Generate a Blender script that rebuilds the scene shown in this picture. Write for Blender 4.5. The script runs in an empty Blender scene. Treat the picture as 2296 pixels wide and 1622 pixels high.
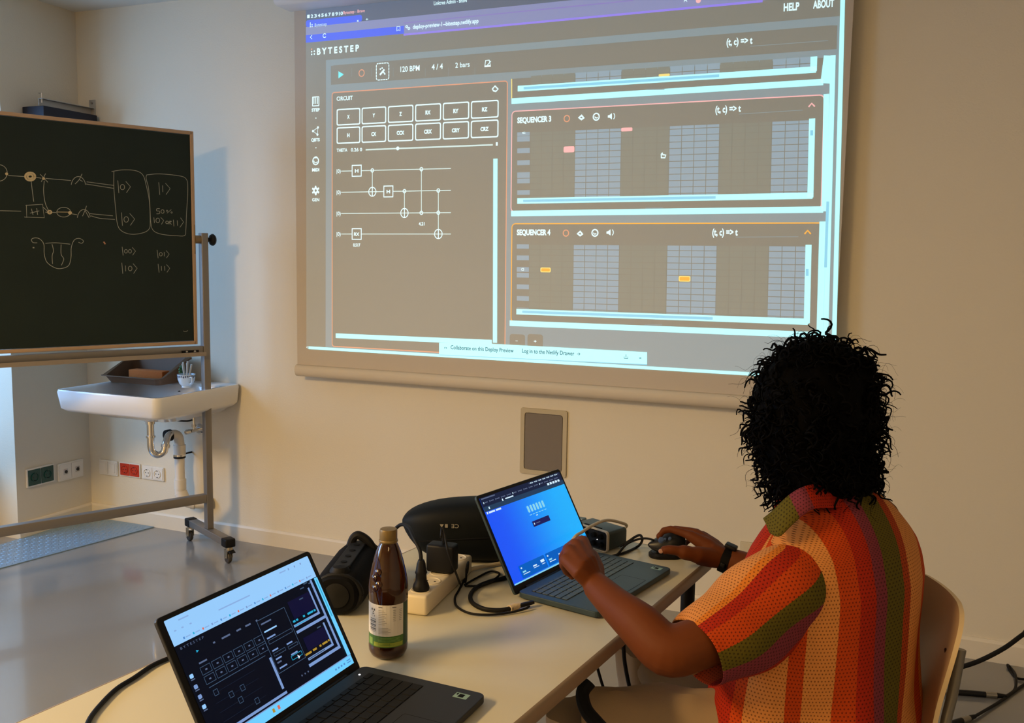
import bpy, math, random
from mathutils import Vector, Matrix, noise
import numpy as np
random.seed(7)
SC = bpy.context.scene
COL = SC.collection

# ------------------------------------------------------------------ camera
CAMH = 1.50
F_PX = 2080.0
R3 = Matrix(((0.92282, 0.056966, -0.380997), (0.384887, -0.094474, 0.918116), (0.016307, -0.993896, -0.109108)))
cam_d = bpy.data.cameras.new('camera')
cam = bpy.data.objects.new('camera', cam_d)
COL.objects.link(cam)
right, down, fwd = R3.col[0], R3.col[1], R3.col[2]
M = Matrix((right, -down, -fwd)).transposed().to_4x4()
M.translation = Vector((0, 0, CAMH))
cam.matrix_world = M
cam_d.sensor_width = 36.0
cam_d.lens = 36.0 * F_PX / 2296.0
cam_d.clip_start = 0.02
SC.camera = cam

# ------------------------------------------------------------------ world, exposure
SC.view_settings.view_transform = 'Standard'
SC.view_settings.look = 'None'
SC.view_settings.exposure = 0.0
SC.view_settings.gamma = 1.0
SC.view_settings.use_curve_mapping = False
W = bpy.data.worlds.new('world'); SC.world = W
W.use_nodes = True
W.node_tree.nodes['Background'].inputs[0].default_value = (0.30, 0.52, 1.0, 1)
W.node_tree.nodes['Background'].inputs[1].default_value = 1.6

YW, XW, ZC = 3.867, -4.19, 2.79      # front wall, left wall, ceiling
XR, YB = 2.6, -3.2                   # right wall, back wall (out of frame)

def area(name, loc, rot, sx, sy, power, color, spread=None):
    l = bpy.data.lights.new(name, 'AREA'); l.shape = 'RECTANGLE'; l.size = sx; l.size_y = sy
    l.energy = power; l.color = color
    if spread: l.spread = spread
    o = bpy.data.objects.new(name, l); COL.objects.link(o); o.location = loc; o.rotation_euler = rot
    return o
# daylight coming in through the two windows of the left wall (lights stand outside the panes)
DAYROT = Vector((-1, -0.25, 0.45)).to_track_quat('Z', 'Y').to_euler()
area('daylight', (-4.95, 2.45, 1.75), DAYROT, 1.3, 1.4, 58, (0.27, 0.56, 1.0))
area('daylight', (-5.05, 0.35, 2.05), DAYROT, 1.5, 1.5, 125, (0.46, 0.70, 1.0))

# ------------------------------------------------------------------ materials
def lin(c):
    return tuple(((v/255.0)/12.92 if v/255.0 <= 0.04045 else ((v/255.0+0.055)/1.055)**2.4) for v in c)
MATS = {}
def mat(name, col, rough=0.6, metal=0.0, emit=None, es=1.0, bump=None, spec=0.5, trans=0.0, coat=0.0, ior=1.45, sub=0.0, var=None):
    if name in MATS: return MATS[name]
    m = bpy.data.materials.new(name); m.use_nodes = True
    nt = m.node_tree; b = nt.nodes['Principled BSDF']
    b.inputs['Base Color'].default_value = (*col, 1)
    b.inputs['Roughness'].default_value = rough
    b.inputs['Metallic'].default_value = metal
    b.inputs['Specular IOR Level'].default_value = spec
    b.inputs['IOR'].default_value = ior
    b.inputs['Transmission Weight'].default_value = trans
    b.inputs['Coat Weight'].default_value = coat
    if sub: b.inputs['Subsurface Weight'].default_value = sub
    if emit is not None:
        b.inputs['Emission Color'].default_value = (*emit, 1)
        b.inputs['Emission Strength'].default_value = es
    tc = None
    if bump or var:
        tc = nt.nodes.new('ShaderNodeTexCoord')
    if bump:
        n = nt.nodes.new('ShaderNodeTexNoise'); n.inputs['Scale'].default_value = bump[0]; n.inputs['Detail'].default_value = 5
        bp = nt.nodes.new('ShaderNodeBump'); bp.inputs['Strength'].default_value = bump[1]; bp.inputs['Distance'].default_value = bump[2] if len(bump) > 2 else 0.002
        nt.links.new(tc.outputs['Object'], n.inputs['Vector']); nt.links.new(n.outputs['Fac'], bp.inputs['Height'])
        nt.links.new(bp.outputs['Normal'], b.inputs['Normal'])
    if var:   # var = (scale, amount): a soft patchiness of the colour itself
        n = nt.nodes.new('ShaderNodeTexNoise'); n.inputs['Scale'].default_value = var[0]; n.inputs['Detail'].default_value = 4
        r = nt.nodes.new('ShaderNodeMapRange'); r.inputs['To Min'].default_value = 1-var[1]; r.inputs['To Max'].default_value = 1+var[1]
        mx = nt.nodes.new('ShaderNodeMix'); mx.data_type = 'RGBA'; mx.blend_type = 'MULTIPLY'; mx.inputs['Factor'].default_value = 1
        mx.inputs[6].default_value = (*col, 1)
        nt.links.new(tc.outputs['Object'], n.inputs['Vector']); nt.links.new(n.outputs['Fac'], r.inputs['Value'])
        nt.links.new(r.outputs['Result'], mx.inputs[7]); nt.links.new(mx.outputs[2], b.inputs['Base Color'])
    MATS[name] = m
    return m

WALL = mat('wall_paint', (0.72, 0.66, 0.53), 0.75, bump=(140, 0.25, 0.003), var=(1.3, 0.025))
CEIL = mat('ceiling_paint', (0.72, 0.70, 0.64), 0.8, bump=(90, 0.2, 0.003))
FLOOR = mat('floor_screed', (0.235, 0.228, 0.21), 0.16, spec=0.9, coat=0.25, bump=(6, 0.05, 0.01), var=(2.2, 0.10))
BASEB = mat('baseboard_paint', (0.72, 0.66, 0.54), 0.35, bump=(30, 0.2, 0.002))
STEEL = mat('grey_powder_steel', (0.26, 0.24, 0.22), 0.38, 0.55, bump=(200, 0.1, 0.001))
CHROME = mat('chrome', (0.8, 0.8, 0.8), 0.12, 1.0)
BRASSY = mat('worn_zinc', (0.60, 0.52, 0.38), 0.3, 1.0)
BLACK = mat('black_plastic', (0.0055, 0.0055, 0.0065), 0.5, spec=0.3, bump=(300, 0.05, 0.001))
BLACKM = mat('matt_black', (0.004, 0.0045, 0.0055), 0.8, spec=0.2)
RUBBER = mat('black_rubber', (0.006, 0.006, 0.007), 0.6, spec=0.25)
WHITEP = mat('white_plastic', (0.78, 0.75, 0.68), 0.35)
CERAM = mat('white_ceramic', (0.78, 0.78, 0.77), 0.08, coat=0.3)
PVC = mat('white_pvc', (0.74, 0.70, 0.62), 0.3)

# ------------------------------------------------------------------ object helpers
def tag(o, label=None, cat=None, group=None, kind=None):
    if label: o['label'] = label
    if cat: o['category'] = cat
    if group: o['group'] = group
    if kind: o['kind'] = kind
    return o
def thing(name, label, cat, loc=(0, 0, 0), rz=0.0, group=None, rot=None):
    o = bpy.data.objects.new(name, None); COL.objects.link(o)
    o.empty_display_size = 0.05
    o.location = loc
    o.rotation_euler = rot if rot else (0, 0, rz)
    o['_m'] = 0
    tag(o, label, cat, group)
    return o
def mw(o):
    if o is None: return Matrix.Identity(4)
    m = Matrix.LocRotScale(Vector(o.location), o.rotation_euler.copy(), None)
    return mw(o.parent) @ m

class MB:
    """collects shapes, builds them as one mesh object"""
    def __init__(s): s.v = []; s.f = []; s.m = []; s.mats = []; s.uv = None; s.sm = []
    def mi(s, m):
        if m is None: return 0
        if m not in s.mats: s.mats.append(m)
        return s.mats.index(m)
    def add(s, vs, fs, m=None, smooth=None):
        o = len(s.v); s.v += [Vector(q) for q in vs]
        k = s.mi(m)
        for f in fs: s.f.append([i+o for i in f]); s.m.append(k); s.sm.append(smooth)
        return s
    def box(s, c, d, m=None, rot=None, bev=0.0):
        hx, hy, hz = d[0]/2, d[1]/2, d[2]/2
        if bev > 0:
            b = min(bev, hx*0.95, hy*0.95, hz*0.95)
            vs = []; 
            pts = []
            for sx in (-1, 1):
                for sy in (-1, 1):
                    for sz in (-1, 1):
                        pts.append((sx, sy, sz))
            import bmesh
            bm = bmesh.new(); bmesh.ops.create_cube(bm, size=1.0)
            for v in bm.verts: v.co = Vector((v.co.x*d[0], v.co.y*d[1], v.co.z*d[2]))
            bmesh.ops.bevel(bm, geom=bm.edges[:]+bm.verts[:], offset=b, segments=3, profile=0.5, affect='EDGES')
            bm.verts.index_update()
            vs = [v.co.copy() for v in bm.verts]; fs = [[v.index for v in f.verts] for f in bm.faces]; bm.free()
            R = rot if rot else Matrix.Identity(3)
            return s.add([R @ v + Vector(c) for v in vs], fs, m, True)
        vs = [(x*hx, y*hy, z*hz) for z in (-1, 1) for y in (-1, 1) for x in (-1, 1)]
        fs = [(0, 2, 3, 1), (4, 5, 7, 6), (0, 1, 5, 4), (2, 6, 7, 3), (0, 4, 6, 2), (1, 3, 7, 5)]
        R = rot if rot else Matrix.Identity(3)
        return s.add([R @ Vector(v) + Vector(c) for v in vs], fs, m, False)
    def rings(s, rs, m=None, cap0=True, cap1=True, smooth=True, closed=True):
        n = len(rs[0]); vs = [q for r in rs for q in r]; fs = []
        for i in range(len(rs)-1):
            for j in range(n if closed else n-1):
                k = (j+1) % n
                fs.append((i*n+j, i*n+k, (i+1)*n+k, (i+1)*n+j))
        if cap0: fs.append(tuple(reversed(range(n))))
        if cap1: fs.append(tuple((len(rs)-1)*n+j for j in range(n)))
        return s.add(vs, fs, m, smooth)
    def tube(s, path, r, n=10, m=None, flat=1.0, up=None, caps=True):
        P = [Vector(p) for p in path]; rr = r if isinstance(r, (list, tuple)) else [r]*len(P)
        rs = []; prev = None
        for i, p in enumerate(P):
            t = (P[min(i+1, len(P)-1)] - P[max(i-1, 0)])
            t = t.normalized() if t.length > 1e-9 else Vector((0, 0, 1))
            if prev is None:
                a = Vector(up) if up else (Vector((0, 0, 1)) if abs(t.z) < 0.9 else Vector((1, 0, 0)))
                a = (a - t*a.dot(t)).normalized()
            else:
                a = (prev - t*prev.dot(t)).normalized()
            prev = a; b = t.cross(a)
            rs.append([p + a*rr[i]*math.cos(2*math.pi*k/n)*flat + b*rr[i]*math.sin(2*math.pi*k/n) for k in range(n)])
        return s.rings(rs, m, caps, caps)
    def cyl(s, p0, p1, r, n=20, m=None, r1=None):
        p0, p1 = Vector(p0), Vector(p1)
        t = (p1-p0).normalized(); a = t.orthogonal().normalized(); b = t.cross(a)
        rs = [[p + a*q*math.cos(2*math.pi*k/n) + b*q*math.sin(2*math.pi*k/n) for k in range(n)] for p, q in ((p0, r), (p1, r if r1 is None else r1))]
        o = len(s.v); s.rings(rs, m, False, False, True)
        s.add(rs[0], [tuple(reversed(range(n)))], m, False); s.add(rs[1], [tuple(range(n))], m, False)
        return s
    def lathe(s, prof, c=(0, 0, 0), n=36, m=None, axis=None):
        R = Vector((0, 0, 1)).rotation_difference(Vector(axis)).to_matrix() if axis else Matrix.Identity(3)
        rs = [[R @ Vector((r*math.cos(2*math.pi*k/n), r*math.sin(2*math.pi*k/n), z)) + Vector(c) for k in range(n)] for r, z in prof]
        return s.rings(rs, m, True, True)
    def prism(s, poly, p0, ax, ay, az, m=None, smooth=False):
        """extrude 2D polygon (in ax,ay from p0) by vector az"""
        p0, ax, ay, az = Vector(p0), Vector(ax), Vector(ay), Vector(az)
        n = len(poly); lo = [p0+ax*x+ay*y for x, y in poly]; hi = [q+az for q in lo]
        fs = [tuple(reversed(range(n))), tuple(range(n, 2*n))]+[(j, (j+1) % n, (j+1) % n+n, j+n) for j in range(n)]
        return s.add(lo+hi, fs, m, smooth)
    def build(s, name, m=None, parent=None, world=False, smooth=None, bevel=0, angle=35, solid=0, sub=0, fix=True):
        me = bpy.data.meshes.new(name)
        vs = s.v
        if world and parent is not None:
            inv = mw(parent).inverted(); vs = [inv @ v for v in vs]
        me.from_pydata([tuple(v) for v in vs], [], s.f)
        if s.mats:
            for q in s.mats: me.materials.append(q)
            me.polygons.foreach_set('material_index', s.m)
        elif m: me.materials.append(m)
        sm = [bool(x) if x is not None else bool(smooth) for x in s.sm]
        if smooth is not None: sm = [smooth]*len(s.f)
        me.polygons.foreach_set('use_smooth', sm)
        if s.uv:
            l = me.uv_layers.new(name='UVMap')
            for i, lp in enumerate(me.loops): l.data[i].uv = s.uv[lp.vertex_index]
        me.update()
        if fix:
            import bmesh
            bm = bmesh.new(); bm.from_mesh(me); bmesh.ops.recalc_face_normals(bm, faces=bm.faces); bm.to_mesh(me); bm.free()
        if any(sm): me.set_sharp_from_angle(angle=math.radians(angle))
        o = bpy.data.objects.new(name, me); COL.objects.link(o)
        if parent is not None: o.parent = parent
        if bevel:
            md = o.modifiers.new('bevel', 'BEVEL'); md.width = bevel; md.segments = 3; md.limit_method = 'ANGLE'; md.angle_limit = math.radians(40)
        if solid:
            md = o.modifiers.new('solid', 'SOLIDIFY'); md.thickness = solid; md.offset = 0
        if sub:
            md = o.modifiers.new('sub', 'SUBSURF'); md.levels = sub; md.render_levels = sub
        return o
def struct(o, **k):
    o['kind'] = 'structure'; return o
def spline(pts, n=8):
    """Catmull-Rom through points"""
    P = [Vector(p) for p in pts]; out = []
    for i in range(len(P)-1):
        p0 = P[max(i-1, 0)]; p1 = P[i]; p2 = P[i+1]; p3 = P[min(i+2, len(P)-1)]
        for k in range(n):
            t = k/n
            out.append(0.5*((2*p1)+(p2-p0)*t+(2*p0-5*p1+4*p2-p3)*t*t+(3*p1-p0-3*p2+p3)*t**3))
    out.append(P[-1]); return out
def rrect(w, h, r, n=5, cx=0, cy=0):
    out = []
    for (sx, sy, a0) in ((1, 1, 0), (-1, 1, 90), (-1, -1, 180), (1, -1, 270)):
        for k in range(n+1):
            a = math.radians(a0+90*k/n); out.append((cx+sx*(w/2-r)+r*math.cos(a), cy+sy*(h/2-r)+r*math.sin(a)))
    return out

# ------------------------------------------------------------------ flat drawings on real planes (writing, screens)
def homog(src, dst):
    A = []; B = []
    for (x, y), (u, v) in zip(src, dst):
        A.append([x, y, 1, 0, 0, 0, -u*x, -u*y]); B.append(u)
        A.append([0, 0, 0, x, y, 1, -v*x, -v*y]); B.append(v)
    h = np.linalg.solve(np.array(A, float), np.array(B, float)); return np.append(h, 1).reshape(3, 3)
def hap(Hm, x, y):
    a = Hm[0][0]*x+Hm[0][1]*y+Hm[0][2]; b = Hm[1][0]*x+Hm[1][1]*y+Hm[1][2]; c = Hm[2][0]*x+Hm[2][1]*y+Hm[2][2]
    return a/c, b/c
_tc = {}
def text_mesh(s, bold=0.0):
    key = (s, bold)
    if key in _tc: return _tc[key]
    cu = bpy.data.curves.new('t', 'FONT'); cu.body = s; cu.size = 1.0; cu.offset = bold; cu.resolution_u = 3
    o = bpy.data.objects.new('t', cu)
    me = bpy.data.meshes.new_from_object(o)
    vs = [(v.co.x, v.co.y) for v in me.vertices]; fs = [list(p.vertices) for p in me.polygons]
    bpy.data.objects.remove(o); bpy.data.meshes.remove(me); bpy.data.curves.remove(cu)
    _tc[key] = (vs, fs); return _tc[key]
class Flat:
    """a drawing surface: a quad of the real plane (c3, TL TR BR BL) whose outline in survey coordinates is q"""
    def __init__(s, q, c3, nrm, step=0.0003, w=1.0, h=1.0):
        s.o = Vector(c3[0]); s.n = Vector(nrm).normalized()
        s.ax = (Vector(c3[1])-s.o).normalized(); s.ay = s.n.cross(s.ax).normalized()
        cc = [((Vector(c)-s.o).dot(s.ax), (Vector(c)-s.o).dot(s.ay)) for c in c3]
        s.w, s.h = w, h
        unit = [(0, 0), (w, 0), (w, h), (0, h)]
        s.hq = homog(q, unit); s.hp = homog(unit, cc); s.step = step; s.new()
    def new(s): s.mb = MB(); return s
    def uv(s, x, y): return hap(s.hq, x, y)
    def P(s, u, v, L):
        a, b = hap(s.hp, u, v); return s.o+s.ax*a+s.ay*b+s.n*(s.step*L)
    def poly(s, uvs, m, L): s.mb.add([s.P(u, v, L) for u, v in uvs], [tuple(range(len(uvs)))], m, False)
    def ruv(s, u0, v0, u1, v1, m, L, r=0):
        if r: s.poly([(x, y) for x, y in rrect(abs(u1-u0), abs(v1-v0), r, 4, (u0+u1)/2, (v0+v1)/2)], m, L)
        else: s.poly([(u0, v0), (u1, v0), (u1, v1), (u0, v1)], m, L)
    def rect(s, x0, y0, x1, y1, m, L=1, r=0):
        a = s.uv(x0, y0); b = s.uv(x1, y1); s.ruv(a[0], a[1], b[0], b[1], m, L, r)
    def frame(s, x0, y0, x1, y1, t, m, L=2, r=0):
        (a, b), (c, d) = s.uv(x0, y0), s.uv(x1, y1)
        if r:
            o = rrect(c-a, d-b, r, 4, (a+c)/2, (b+d)/2); i = rrect(c-a-2*t, d-b-2*t, max(r-t, 1e-4), 4, (a+c)/2, (b+d)/2)
            n = len(o); s.mb.add([s.P(u, v, L) for u, v in o+i], [(k, (k+1) % n, (k+1) % n+n, k+n) for k in range(n)], m, False)
        else:
            for q in ((a, b, c, b+t), (a, d-t, c, d), (a, b+t, a+t, d-t), (c-t, b+t, c, d-t)): s.ruv(*q, m, L)
    def line(s, pts, t, m, L=3, close=False):
        q = [Vector(s.uv(*p)) for p in pts]
        s.luv(q, t, m, L, close)
    def luv(s, q, t, m, L=3, close=False):
        q = [Vector(p) for p in q]
        if close: q = q+[q[0]]
        n = len(q); lo = []; hi = []
        for i in range(n):
            a = q[max(i-1, 0)]; b = q[min(i+1, n-1)]
            if close and i in (0, n-1): a = q[n-2]; b = q[1]
            d = (b-a); d = d.normalized() if d.length > 1e-9 else Vector((1, 0)); p = Vector((-d.y, d.x))*t/2
            lo.append(s.P(*(q[i]-p), L)); hi.append(s.P(*(q[i]+p), L))
        s.mb.add(lo+hi, [(k, k+1, n+k+1, n+k) for k in range(n-1)], m, False)
    def ring(s, x, y, r, t, m, L=3, a0=0, a1=360, n=20):
        c = s.uv(x, y)
        s.luv([(c[0]+r*math.cos(math.radians(a0+(a1-a0)*k/n)), c[1]+r*math.sin(math.radians(a0+(a1-a0)*k/n))) for k in range(n+1)], t, m, L)
    def disc(s, x, y, r, m, L=3, n=14):
        c = s.uv(x, y); s.poly([(c[0]+r*math.cos(6.2832*k/n), c[1]+r*math.sin(6.2832*k/n)) for k in range(n)], m, L)
    def text(s, st, x0, y0, x1, h, m, L=4, bold=0.0):
        """baseline starts at (x0,y0), ends at survey x1, cap height h (surface units)"""
        vs, fs = text_mesh(st, bold)
        a = min(v[0] for v in vs); b = max(v[0] for v in vs)
        u0, v0 = s.uv(x0, y0); u1 = s.uv(x1, y0)[0]; k = (u1-u0)/(b-a)
        s.mb.add([s.P(u0+(x-a)*k, v0-y*h/0.70, L) for x, y in vs], fs, m, False)
    def done(s, name, parent=None, label=None):
        o = s.mb.build(name, None, parent, world=True, fix=False)
        if label: o['label'] = label
        s.new(); return o
def sight(px, py, y):
    """survey helper: the point of the plane Y=y seen at a photo coordinate"""
    d = R3 @ Vector((px-1148, py-811, F_PX)); return Vector((0, 0, CAMH))+d*(y/d.y)
# ================================================================== the room
def quadbox(name, lo, hi, m, **k):
    c = [(a+b)/2 for a, b in zip(lo, hi)]; d = [b-a for a, b in zip(lo, hi)]
    return struct(MB().box(c, d).build(name, m))
NX = XW-0.26                       # back of the window niches
T = 0.2
quadbox('floor', (NX-T, YB-T, -T), (XR+T, YW+T, 0), FLOOR)
quadbox('ceiling', (NX-T, YB-T, ZC), (XR+T, YW+T, ZC+T), CEIL)
quadbox('wall_front', (NX-T, YW, 0), (XR+T, YW+T, ZC), WALL)
quadbox('wall_right', (XR, YB, 0), (XR+T, YW, ZC), WALL)
quadbox('wall_back', (NX-T, YB-T, 0), (XR+T, YB, ZC), WALL)
# left wall: piers, sill walls under the windows and the lintel band in one piece
wl = MB()
SILL, HEAD = 0.45, 2.36
def wb(lo, hi): wl.box([(a+b)/2 for a, b in zip(lo, hi)], [b-a for a, b in zip(lo, hi)])
wins = [(1.90, 3.385), (-0.4, 1.15)]
ys = [YB]+[v for w in sorted(wins) for v in w]+[YW]
for i in range(0, len(ys), 2): wb((NX-T, ys[i], 0), (XW, ys[i+1], ZC))
for a, b in wins:
    wb((NX-T, a, 0), (NX, b, SILL)); wb((NX-T, a, HEAD), (NX, b, ZC))
struct(wl.build('wall_left', WALL))
def glass_mat():
    m = bpy.data.materials.new('window_glass'); m.use_nodes = True; nt = m.node_tree; nt.nodes.clear()
    o = nt.nodes.new('ShaderNodeOutputMaterial'); t = nt.nodes.new('ShaderNodeBsdfTransparent'); g = nt.nodes.new('ShaderNodeBsdfGlossy')
    g.inputs['Roughness'].default_value = 0.02; mx = nt.nodes.new('ShaderNodeMixShader'); mx.inputs[0].default_value = 0.06
    nt.links.new(t.outputs[0], mx.inputs[1]); nt.links.new(g.outputs[0], mx.inputs[2]); nt.links.new(mx.outputs[0], o.inputs[0]); return m
GLASS = glass_mat()
FRAMEW = mat('window_frame_paint', (0.75, 0.73, 0.68), 0.4)
for k, (a, b) in enumerate(wins):
    g = struct(MB().box((NX-0.1, (a+b)/2, (SILL+HEAD)/2), (0.006, b-a, HEAD-SILL)).build('window_%d' % (k+1), GLASS))
    f = MB()
    for yy in (a+0.03, (a+b)/2, b-0.03): f.box((NX-0.1, yy, (SILL+HEAD)/2), (0.06, 0.06, HEAD-SILL))
    for zz in (SILL+0.03, HEAD-0.03): f.box((NX-0.1, (a+b)/2, zz), (0.06, b-a, 0.06))
    f.build('window_frame', FRAMEW, g)
    MB().box((NX-0.02, (a+b)/2, SILL+0.012), (0.10, b-a, 0.024)).build('window_sill', FRAMEW, g)
# baseboards: painted ledge with rounded top
def baseboard(name, p0, p1, nrm, h=0.085, d=0.014):
    p0, p1, n = Vector(p0), Vector(p1), Vector(nrm)
    prof = [(0, 0), (d, 0), (d, h-0.012), (d-0.004, h-0.004), (d*0.45, h), (0, h)]
    return struct(MB().prism(prof, p0, n, (0, 0, 1), p1-p0).build(name, BASEB))
baseboard('baseboard_front', (XW, YW, 0), (XR, YW, 0), (0, -1, 0))
baseboard('baseboard_left', (XW, 3.385, 0), (XW, YW-0.014, 0), (1, 0, 0))
# checker plate: the dark steel hatch cover set on the floor in the corner
pl = [(-3.717, 3.848), (-3.863, 3.013), (-3.92, 2.2), (-4.18, 2.2), (-4.18, 3.845)]
pm = MB(); pm.prism(pl, (0, 0, 0.0005), (1, 0, 0), (0, 1, 0), (0, 0, 0.005))
def inside(x, y, poly):
    c = False; n = len(poly)
    for i in range(n):
        x1, y1 = poly[i]; x2, y2 = poly[(i+1) % n]
        if (y1 > y) != (y2 > y) and x < (x2-x1)*(y-y1)/(y2-y1)+x1: c = not c
    return c
i = 0; yy = 2.25
while yy < 3.83:
    xx = -4.17+(0.0125 if i % 2 else 0)
    j = 0
    while xx < -3.70:
        if inside(xx-0.012, yy, pl) and inside(xx+0.012, yy-0.01, pl) and inside(xx+0.012, yy+0.01, pl):
            a = math.radians(45 if (i+j) % 2 else -45)
            R = Matrix.Rotation(a, 3, 'Z'); c = Vector((xx, yy, 0.0055)); L, w, h = 0.010, 0.0035, 0.0016
            q = [(-L, 0, 0), (0, -w, 0), (L, 0, 0), (0, w, 0), (-L*0.5, 0, h), (L*0.5, 0, h)]
            pm.add([R @ Vector(v)+c for v in q], [(0, 1, 4), (1, 5, 4), (1, 2, 5), (2, 3, 5), (3, 4, 5), (3, 0, 4)], None, False)
        xx += 0.025; j += 1
    yy += 0.022; i += 1
PLATE = mat('painted_checker_plate', (0.24, 0.36, 0.47), 0.32, 0.35)
tag(pm.build('floor_plate', PLATE), 'grey-blue checker plate with raised studs lying on the floor under the chalkboard', 'floor plate')

# ceiling lamps (warm), above and behind the camera
LAMPW = mat('lamp_diffuser', (0.9, 0.85, 0.75), 0.5, emit=(1.0, 0.66, 0.36), es=3)
LAMPB = mat('lamp_housing', (0.7, 0.7, 0.68), 0.4)
for k, (x, y, lab, pw) in enumerate(((-2.75, -0.75, 'wide warm ceiling lamp left of the camera, nearest the windows', 185), (0.9, -1.0, 'wide warm ceiling lamp behind the camera, on the side away from the windows', 14))):
    t = thing('ceiling_lamp', lab, 'lamp', (x, y, ZC))
    MB().box((0, 0, -0.03), (0.52, 1.5, 0.06), bev=0.01).build('housing', LAMPB, t)
    MB().box((0, 0, -0.067), (0.50, 1.46, 0.014), bev=0.004).build('diffuser', LAMPW, t)
    l = area('lamp_light', (x, y, ZC-0.09), (0, 0, 0), 0.50, 1.46, pw, (1.0, 0.64, 0.25))

# ================================================================== projection screen
SY = 3.800
FAB = (0.56, 0.50, 0.42)
FABM = mat('screen_fabric', FAB, 0.85, bump=(60, 0.04, 0.002), var=(1.1, 0.03))
scr = thing('projection_screen', 'wall-hung roll-down projection screen showing a brown and white app window', 'projection screen', (-1.47, SY, 0.9))
XL, XRR = -2.725, -0.2185
MB().box(((XL+XRR)/2, SY+0.0015, 1.80), (XRR-XL, 0.002, 1.72)).build('fabric', FABM, scr, world=True)
prof = [(0.000, 0.012), (0.014, 0.006), (0.019, -0.008), (0.019, -0.024), (0.012, -0.040), (0.0, -0.046), (-0.012, -0.040), (-0.019, -0.024), (-0.019, -0.008), (-0.014, 0.006)]
MB().prism([(x, z) for x, z in prof], (XL-0.004, SY, 0.957), (0, -1, 0), (0, 0, 1), (XRR-XL+0.008, 0, 0), None, True).build('bottom_bar', mat('screen_bar_cloth', (0.62, 0.55, 0.44), 0.6), scr, world=True, angle=50)
MB().prism(rrect(0.16, 0.125, 0.03), (XL-0.02, 3.745, 2.7165), (0, -1, 0), (0, 0, 1), (XRR-XL+0.04, 0, 0), None, True).build('roller_case', mat('case_paint', (0.75, 0.74, 0.72), 0.4), scr, world=True, angle=50)
for x in (XL+0.25, XRR-0.25):
    MB().box((x, 3.84, 2.72), (0.04, 0.054, 0.08)).build('wall_bracket', STEEL, scr, world=True)

def pj(name, e, base=FAB):   # projected light falling on the fabric
    return mat('projected_'+name, base, 0.85, emit=e, es=1.0)
J_PANEL = pj('grey', (0.04, 0.155, 0.22))
J_BLK = (0.014, 0.062, 0.075)
J_CARD = pj('card', J_BLK)
J_CELL = pj('cell', (0.07, 0.22, 0.33))
J_DIM = pj('dim_cell', (0.022, 0.085, 0.095))
J_WHITE = pj('white', (0.60, 0.95, 1.05))
J_SOFTW = pj('soft_white', (0.42, 0.66, 0.68))
J_BAR = pj('scrollbar', (0.30, 0.88, 0.98))
J_THUMB = pj('thumb', (0.05, 0.50, 0.75))
J_PURP = pj('toolbar', (0.05, 0.12, 0.36))
J_TAB = pj('tab', (0.02, 0.09, 0.80), (0.25, 0.25, 0.3))
J_PINK = pj('pink', (0.75, 0.34, 0.38))
J_ORNG = pj('orange', (0.90, 0.40, 0.02), (0.35, 0.25, 0.2))
J_YEL = pj('yellow', (0.75, 0.60, 0.12))
J_SALM = pj('salmon', (0.60, 0.20, 0.10))
J_CYAN = pj('cyan', (0.0, 0.75, 0.85))
J_TEAL = pj('teal_text', (0.0, 0.10, 0.14), (0.08, 0.12, 0.14))
J_GREYB = pj('titlebar', (0.01, 0.05, 0.10), (0.34, 0.33, 0.36))
Q = [(686, 96), (1895, -16), (1871, 853), (687, 783)]
S = Flat(Q, [sight(x, y, SY) for x, y in Q], (0, -1, 0), 0.0002, 1.78, 1.0)
px = 1.78/1190.0
S.ruv(0, -0.16, 1.78, 1.0, pj('black_level', J_BLK), 0.5)
# browser bars
S.rect(686, 0, 1895, -60, J_GREYB, 1)
S.rect(686, 29, 1893, -120, J_GREYB, 1)
S.rect(686, 96, 1893, -61, J_PURP, 2)
S.rect(686, 96, 906, 58, J_TAB, 3); S.rect(686, 61, 812, 33, J_TAB, 3, 0.008)
S.line([(905, 78), (1710, 2.5)], 4*px, pj('violet_line', (0.10, 0.08, 0.75)), 3)
S.line([(905, 52), (1420, 1)], 2*px, pj('violet_thin', (0.06, 0.05, 0.40)), 3)
for i, c in enumerate('1 2 3 4 5 6 7 8 9 10'.split()):
    x = 689+i*7.9; S.text(c, x, 41-i*0.75, x+(5.5 if len(c) == 1 else 9), 7*px, J_WHITE, 4, 0.02)
S.text('Bytestep - Brave', 770, 32, 818, 6.5*px, J_PINK, 4, 0.01)
S.text('Linktree Admin - Brave', 973, 12, 1047, 8*px, J_WHITE, 4, 0.01)
S.text('1 2 3 4 5 6 7 8 9 10', 689, 13, 763, 6*px, J_THUMB, 4)
S.text('Bytestep', 706, 60, 733, 7*px, J_SOFTW, 5)
for dx, dy in ((0, 0), (0, -4), (0, -8), (4, -4.5), (4, -0.5)): S.disc(696+dx, 60+dy, 1.4*px, J_WHITE, 5)
S.text('x', 800, 49, 805, 5*px, J_WHITE, 5, 0.02); S.text('+', 820, 47, 826, 6*px, J_WHITE, 5)
S.line([(700, 79), (696, 83.5), (700, 88)], 1.6*px, J_WHITE, 5); S.line([(710, 79), (714, 83), (710, 87)], 1.2*px, J_TAB, 5)
S.ring(728, 80, 4.2*px, 1.5*px, J_WHITE, 5, 30, 330)
S.line([(890, 60), (890, 70), (893.5, 67), (897, 69.5), (897, 59.5)], 1.4*px, J_WHITE, 5, True)
S.ring(912, 60, 2.2*px, 1.6*px, J_WHITE, 5); S.ring(917, 64, 2.2*px, 1.6*px, J_WHITE, 5)
S.text('deploy-preview-1--bitestep.netlify.app', 926, 65, 1073, 8.5*px, J_WHITE, 5, 0.015)
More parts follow.
